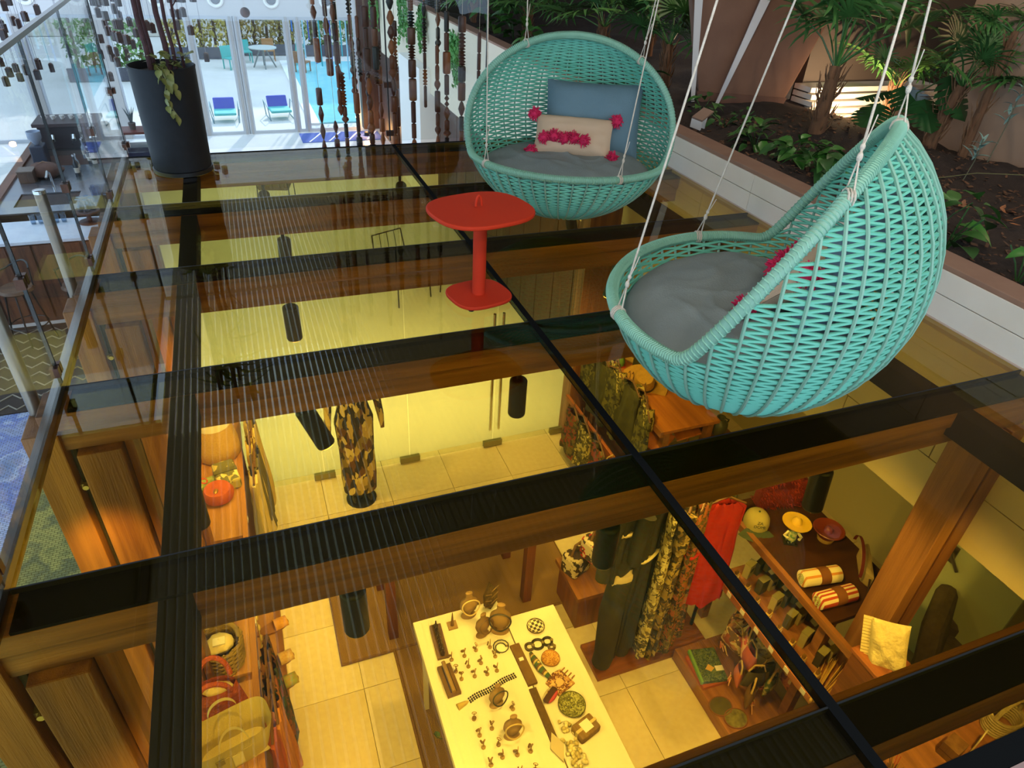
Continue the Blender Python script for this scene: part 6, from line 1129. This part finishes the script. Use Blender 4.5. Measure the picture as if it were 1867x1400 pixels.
mons('dark monstera with split leaves in front of the ground light', 5.3, 4.6, [(-.2, .0, .28, (0, .5, 3.6), 1.), (-.02, -.02, .42, (.2, .4, 4.6), 1.15), (.08, .18, .34, (0, .3, 2.6), .9), (.12, -.3, .55, (.2, .9, 5.0), 1.2), (.0, -.25, .36, (.1, .7, 4.4), 1.)])
mons('monstera leaf hanging into view at the right image edge', 5.35, 2.75, [(-.0, .1, .45, (.2, .6, 2.4), .9), (.1, .0, .5, (.1, .5, 1.), .8)])
# grey-blue twig plants
M_SAGE = mat('5f7f78', .6, 0, '7f9a90', 9.)
SG = leaf_mesh('leaf', .12, .03, M_SAGE, .3, .4)
def twig(label, x, y, h, seed):
    q = random.Random(seed); t = thing('sage_twig', label, 'plant', (x, y, soil_z(x, y)), 0, 'grey-blue twig plants'); MB().tube([(0, 0, 0), (.02, -.01, h * .5), (.03, .0, h)], .004, 5).build('stem', mat('5a5a44', .8), t, True)
    for i in range(12): put(SG, 'leaf', t, (.03 * i / 12, 0, h * (.5 + .5 * i / 12)), (q.uniform(-.3, .3), -q.uniform(.3, 1.1), i * 2.4), 0, q.uniform(.6, 1.2))
twig('tall grey-blue leafy twig against the beige wall', 5.3, 3.62, .55, 1); twig('short grey-blue leafy twig on the dark soil near the beige wall', 4.95, 3.5, .3, 2)
dl_ = thing('dry_leaf', 'curled dry brown palm leaf lying on the soil at the right edge', 'dead leaf', (4.75, 2.9, .3), -.6)
for i in range(7):
    a = -.9 + i * .3; MB().add([(0, 0, .1), (.15 * math.cos(a), .15 * math.sin(a), .14), (.3 * math.cos(a), .3 * math.sin(a), .05), (.36 * math.cos(a + .1), .36 * math.sin(a + .1), -.06), (.27 * math.cos(a + .2), .27 * math.sin(a + .2), .04), (.15 * math.cos(a + .22), .15 * math.sin(a + .22), .13)], [(0, 1, 4, 5), (1, 2, 3, 4)][:1] + [(1, 2, 4), (2, 3, 4), (0, 1, 5), (1, 4, 5)]).build('blade', mat('a07a45', .8, 0, '7a5530', 12.), dl_)
MB().tube([(0, 0, .1), (-.3, .1, .05), (-.6, .15, -.05)], .003, 5).build('stalk', mat('5f5a34', .8), dl_, True)
for k, (x, y, c, lab) in enumerate(((4.55, 2.75, 'a8683a', 'cluster of pale dry leaves lit on the soil near the right edge'), (4.3, 3.05, '8a5a34', 'small heap of fallen dry leaves on the soil'))):
    t = thing('fallen_leaves', lab, 'dead leaves', (x, y, soil_z(x, y) + .015)); lv = leaf_mesh('leaf', .06, .03, mat(c, .8, 0, '6a4630', 20.), -.4, .4)
    for i in range(16): put(lv, 'leaf', t, (R.uniform(-.22, .22), R.uniform(-.15, .15), R.uniform(0, .02)), (R.uniform(-.4, .4), R.uniform(-.4, .4), R.uniform(0, 6.28)))
# ground light and its warm glow
gl = thing('ground_spotlight', 'small black ground spotlight glowing on the step behind the monstera', 'lamp', (5.36, 4.93, soil_z(5.36, 4.93) + .05))
MB().lathe([(.05, 0), (.06, .02), (.06, .09), (.045, .095), (.04, .06), (0, .06)], 16, Euler((-.9, .5, 0)).to_matrix().to_4x4()).build('housing', M_BLACK, gl, True); MB().tube([(0, 0, 0), (0, 0, -.12)], .008, 6).build('spike', M_BLACK, gl)
MB().lathe([(.0, .07), (.042, .072), (.042, .075), (0, .076)], 14, Euler((-.9, .5, 0)).to_matrix().to_4x4()).build('lens', mat('ffd9a0', .3, emit='ffc070', estr=8.), gl)
lamp('ground_glow', 'SPOT', (5.42, 5.0, .36), 80, (1, .70, .42), .03, (5.9, 5.7, .3), 140, .8)
lamp('ground_glow', 'POINT', (5.40, 5.12, .40), 7, (1, .62, .3), .03)
gl2 = thing('ground_spotlight', 'black ground spotlight half out of frame at the right edge of the bed', 'lamp', (4.9, 2.35, .27))
MB().lathe([(.05, 0), (.06, .02), (.06, .09), (.045, .095), (.04, .06), (0, .06)], 16, Euler((.6, -.5, 0)).to_matrix().to_4x4()).build('housing', M_BLACK, gl2, True); MB().tube([(0, 0, 0), (0, 0, -.12)], .008, 6).build('spike', M_BLACK, gl2)
lamp('ground_glow', 'POINT', (4.85, 2.5, .45), 1.0, (1, .6, .3), .03)
lamp('ground_glow', 'POINT', (7.6, 7.6, .8), 120, (1, .72, .45), .1)
ml = thing('broken_stool', 'small weathered board on short legs lying in the bed by the rim', 'board', (3.78, 5.2, .24), .5, rot=(.15, -.25, .5))
MB().bx(-.1, .1, -.05, .05, .03, .045).build('board', mat('8a7060', .8), ml); MB().bx(-.1, -.085, -.05, .05, -.05, .03).build('leg', M_WHITE, ml); MB().bx(-.02, -.005, -.05, .05, -.07, .03).build('leg', M_WHITE, ml)
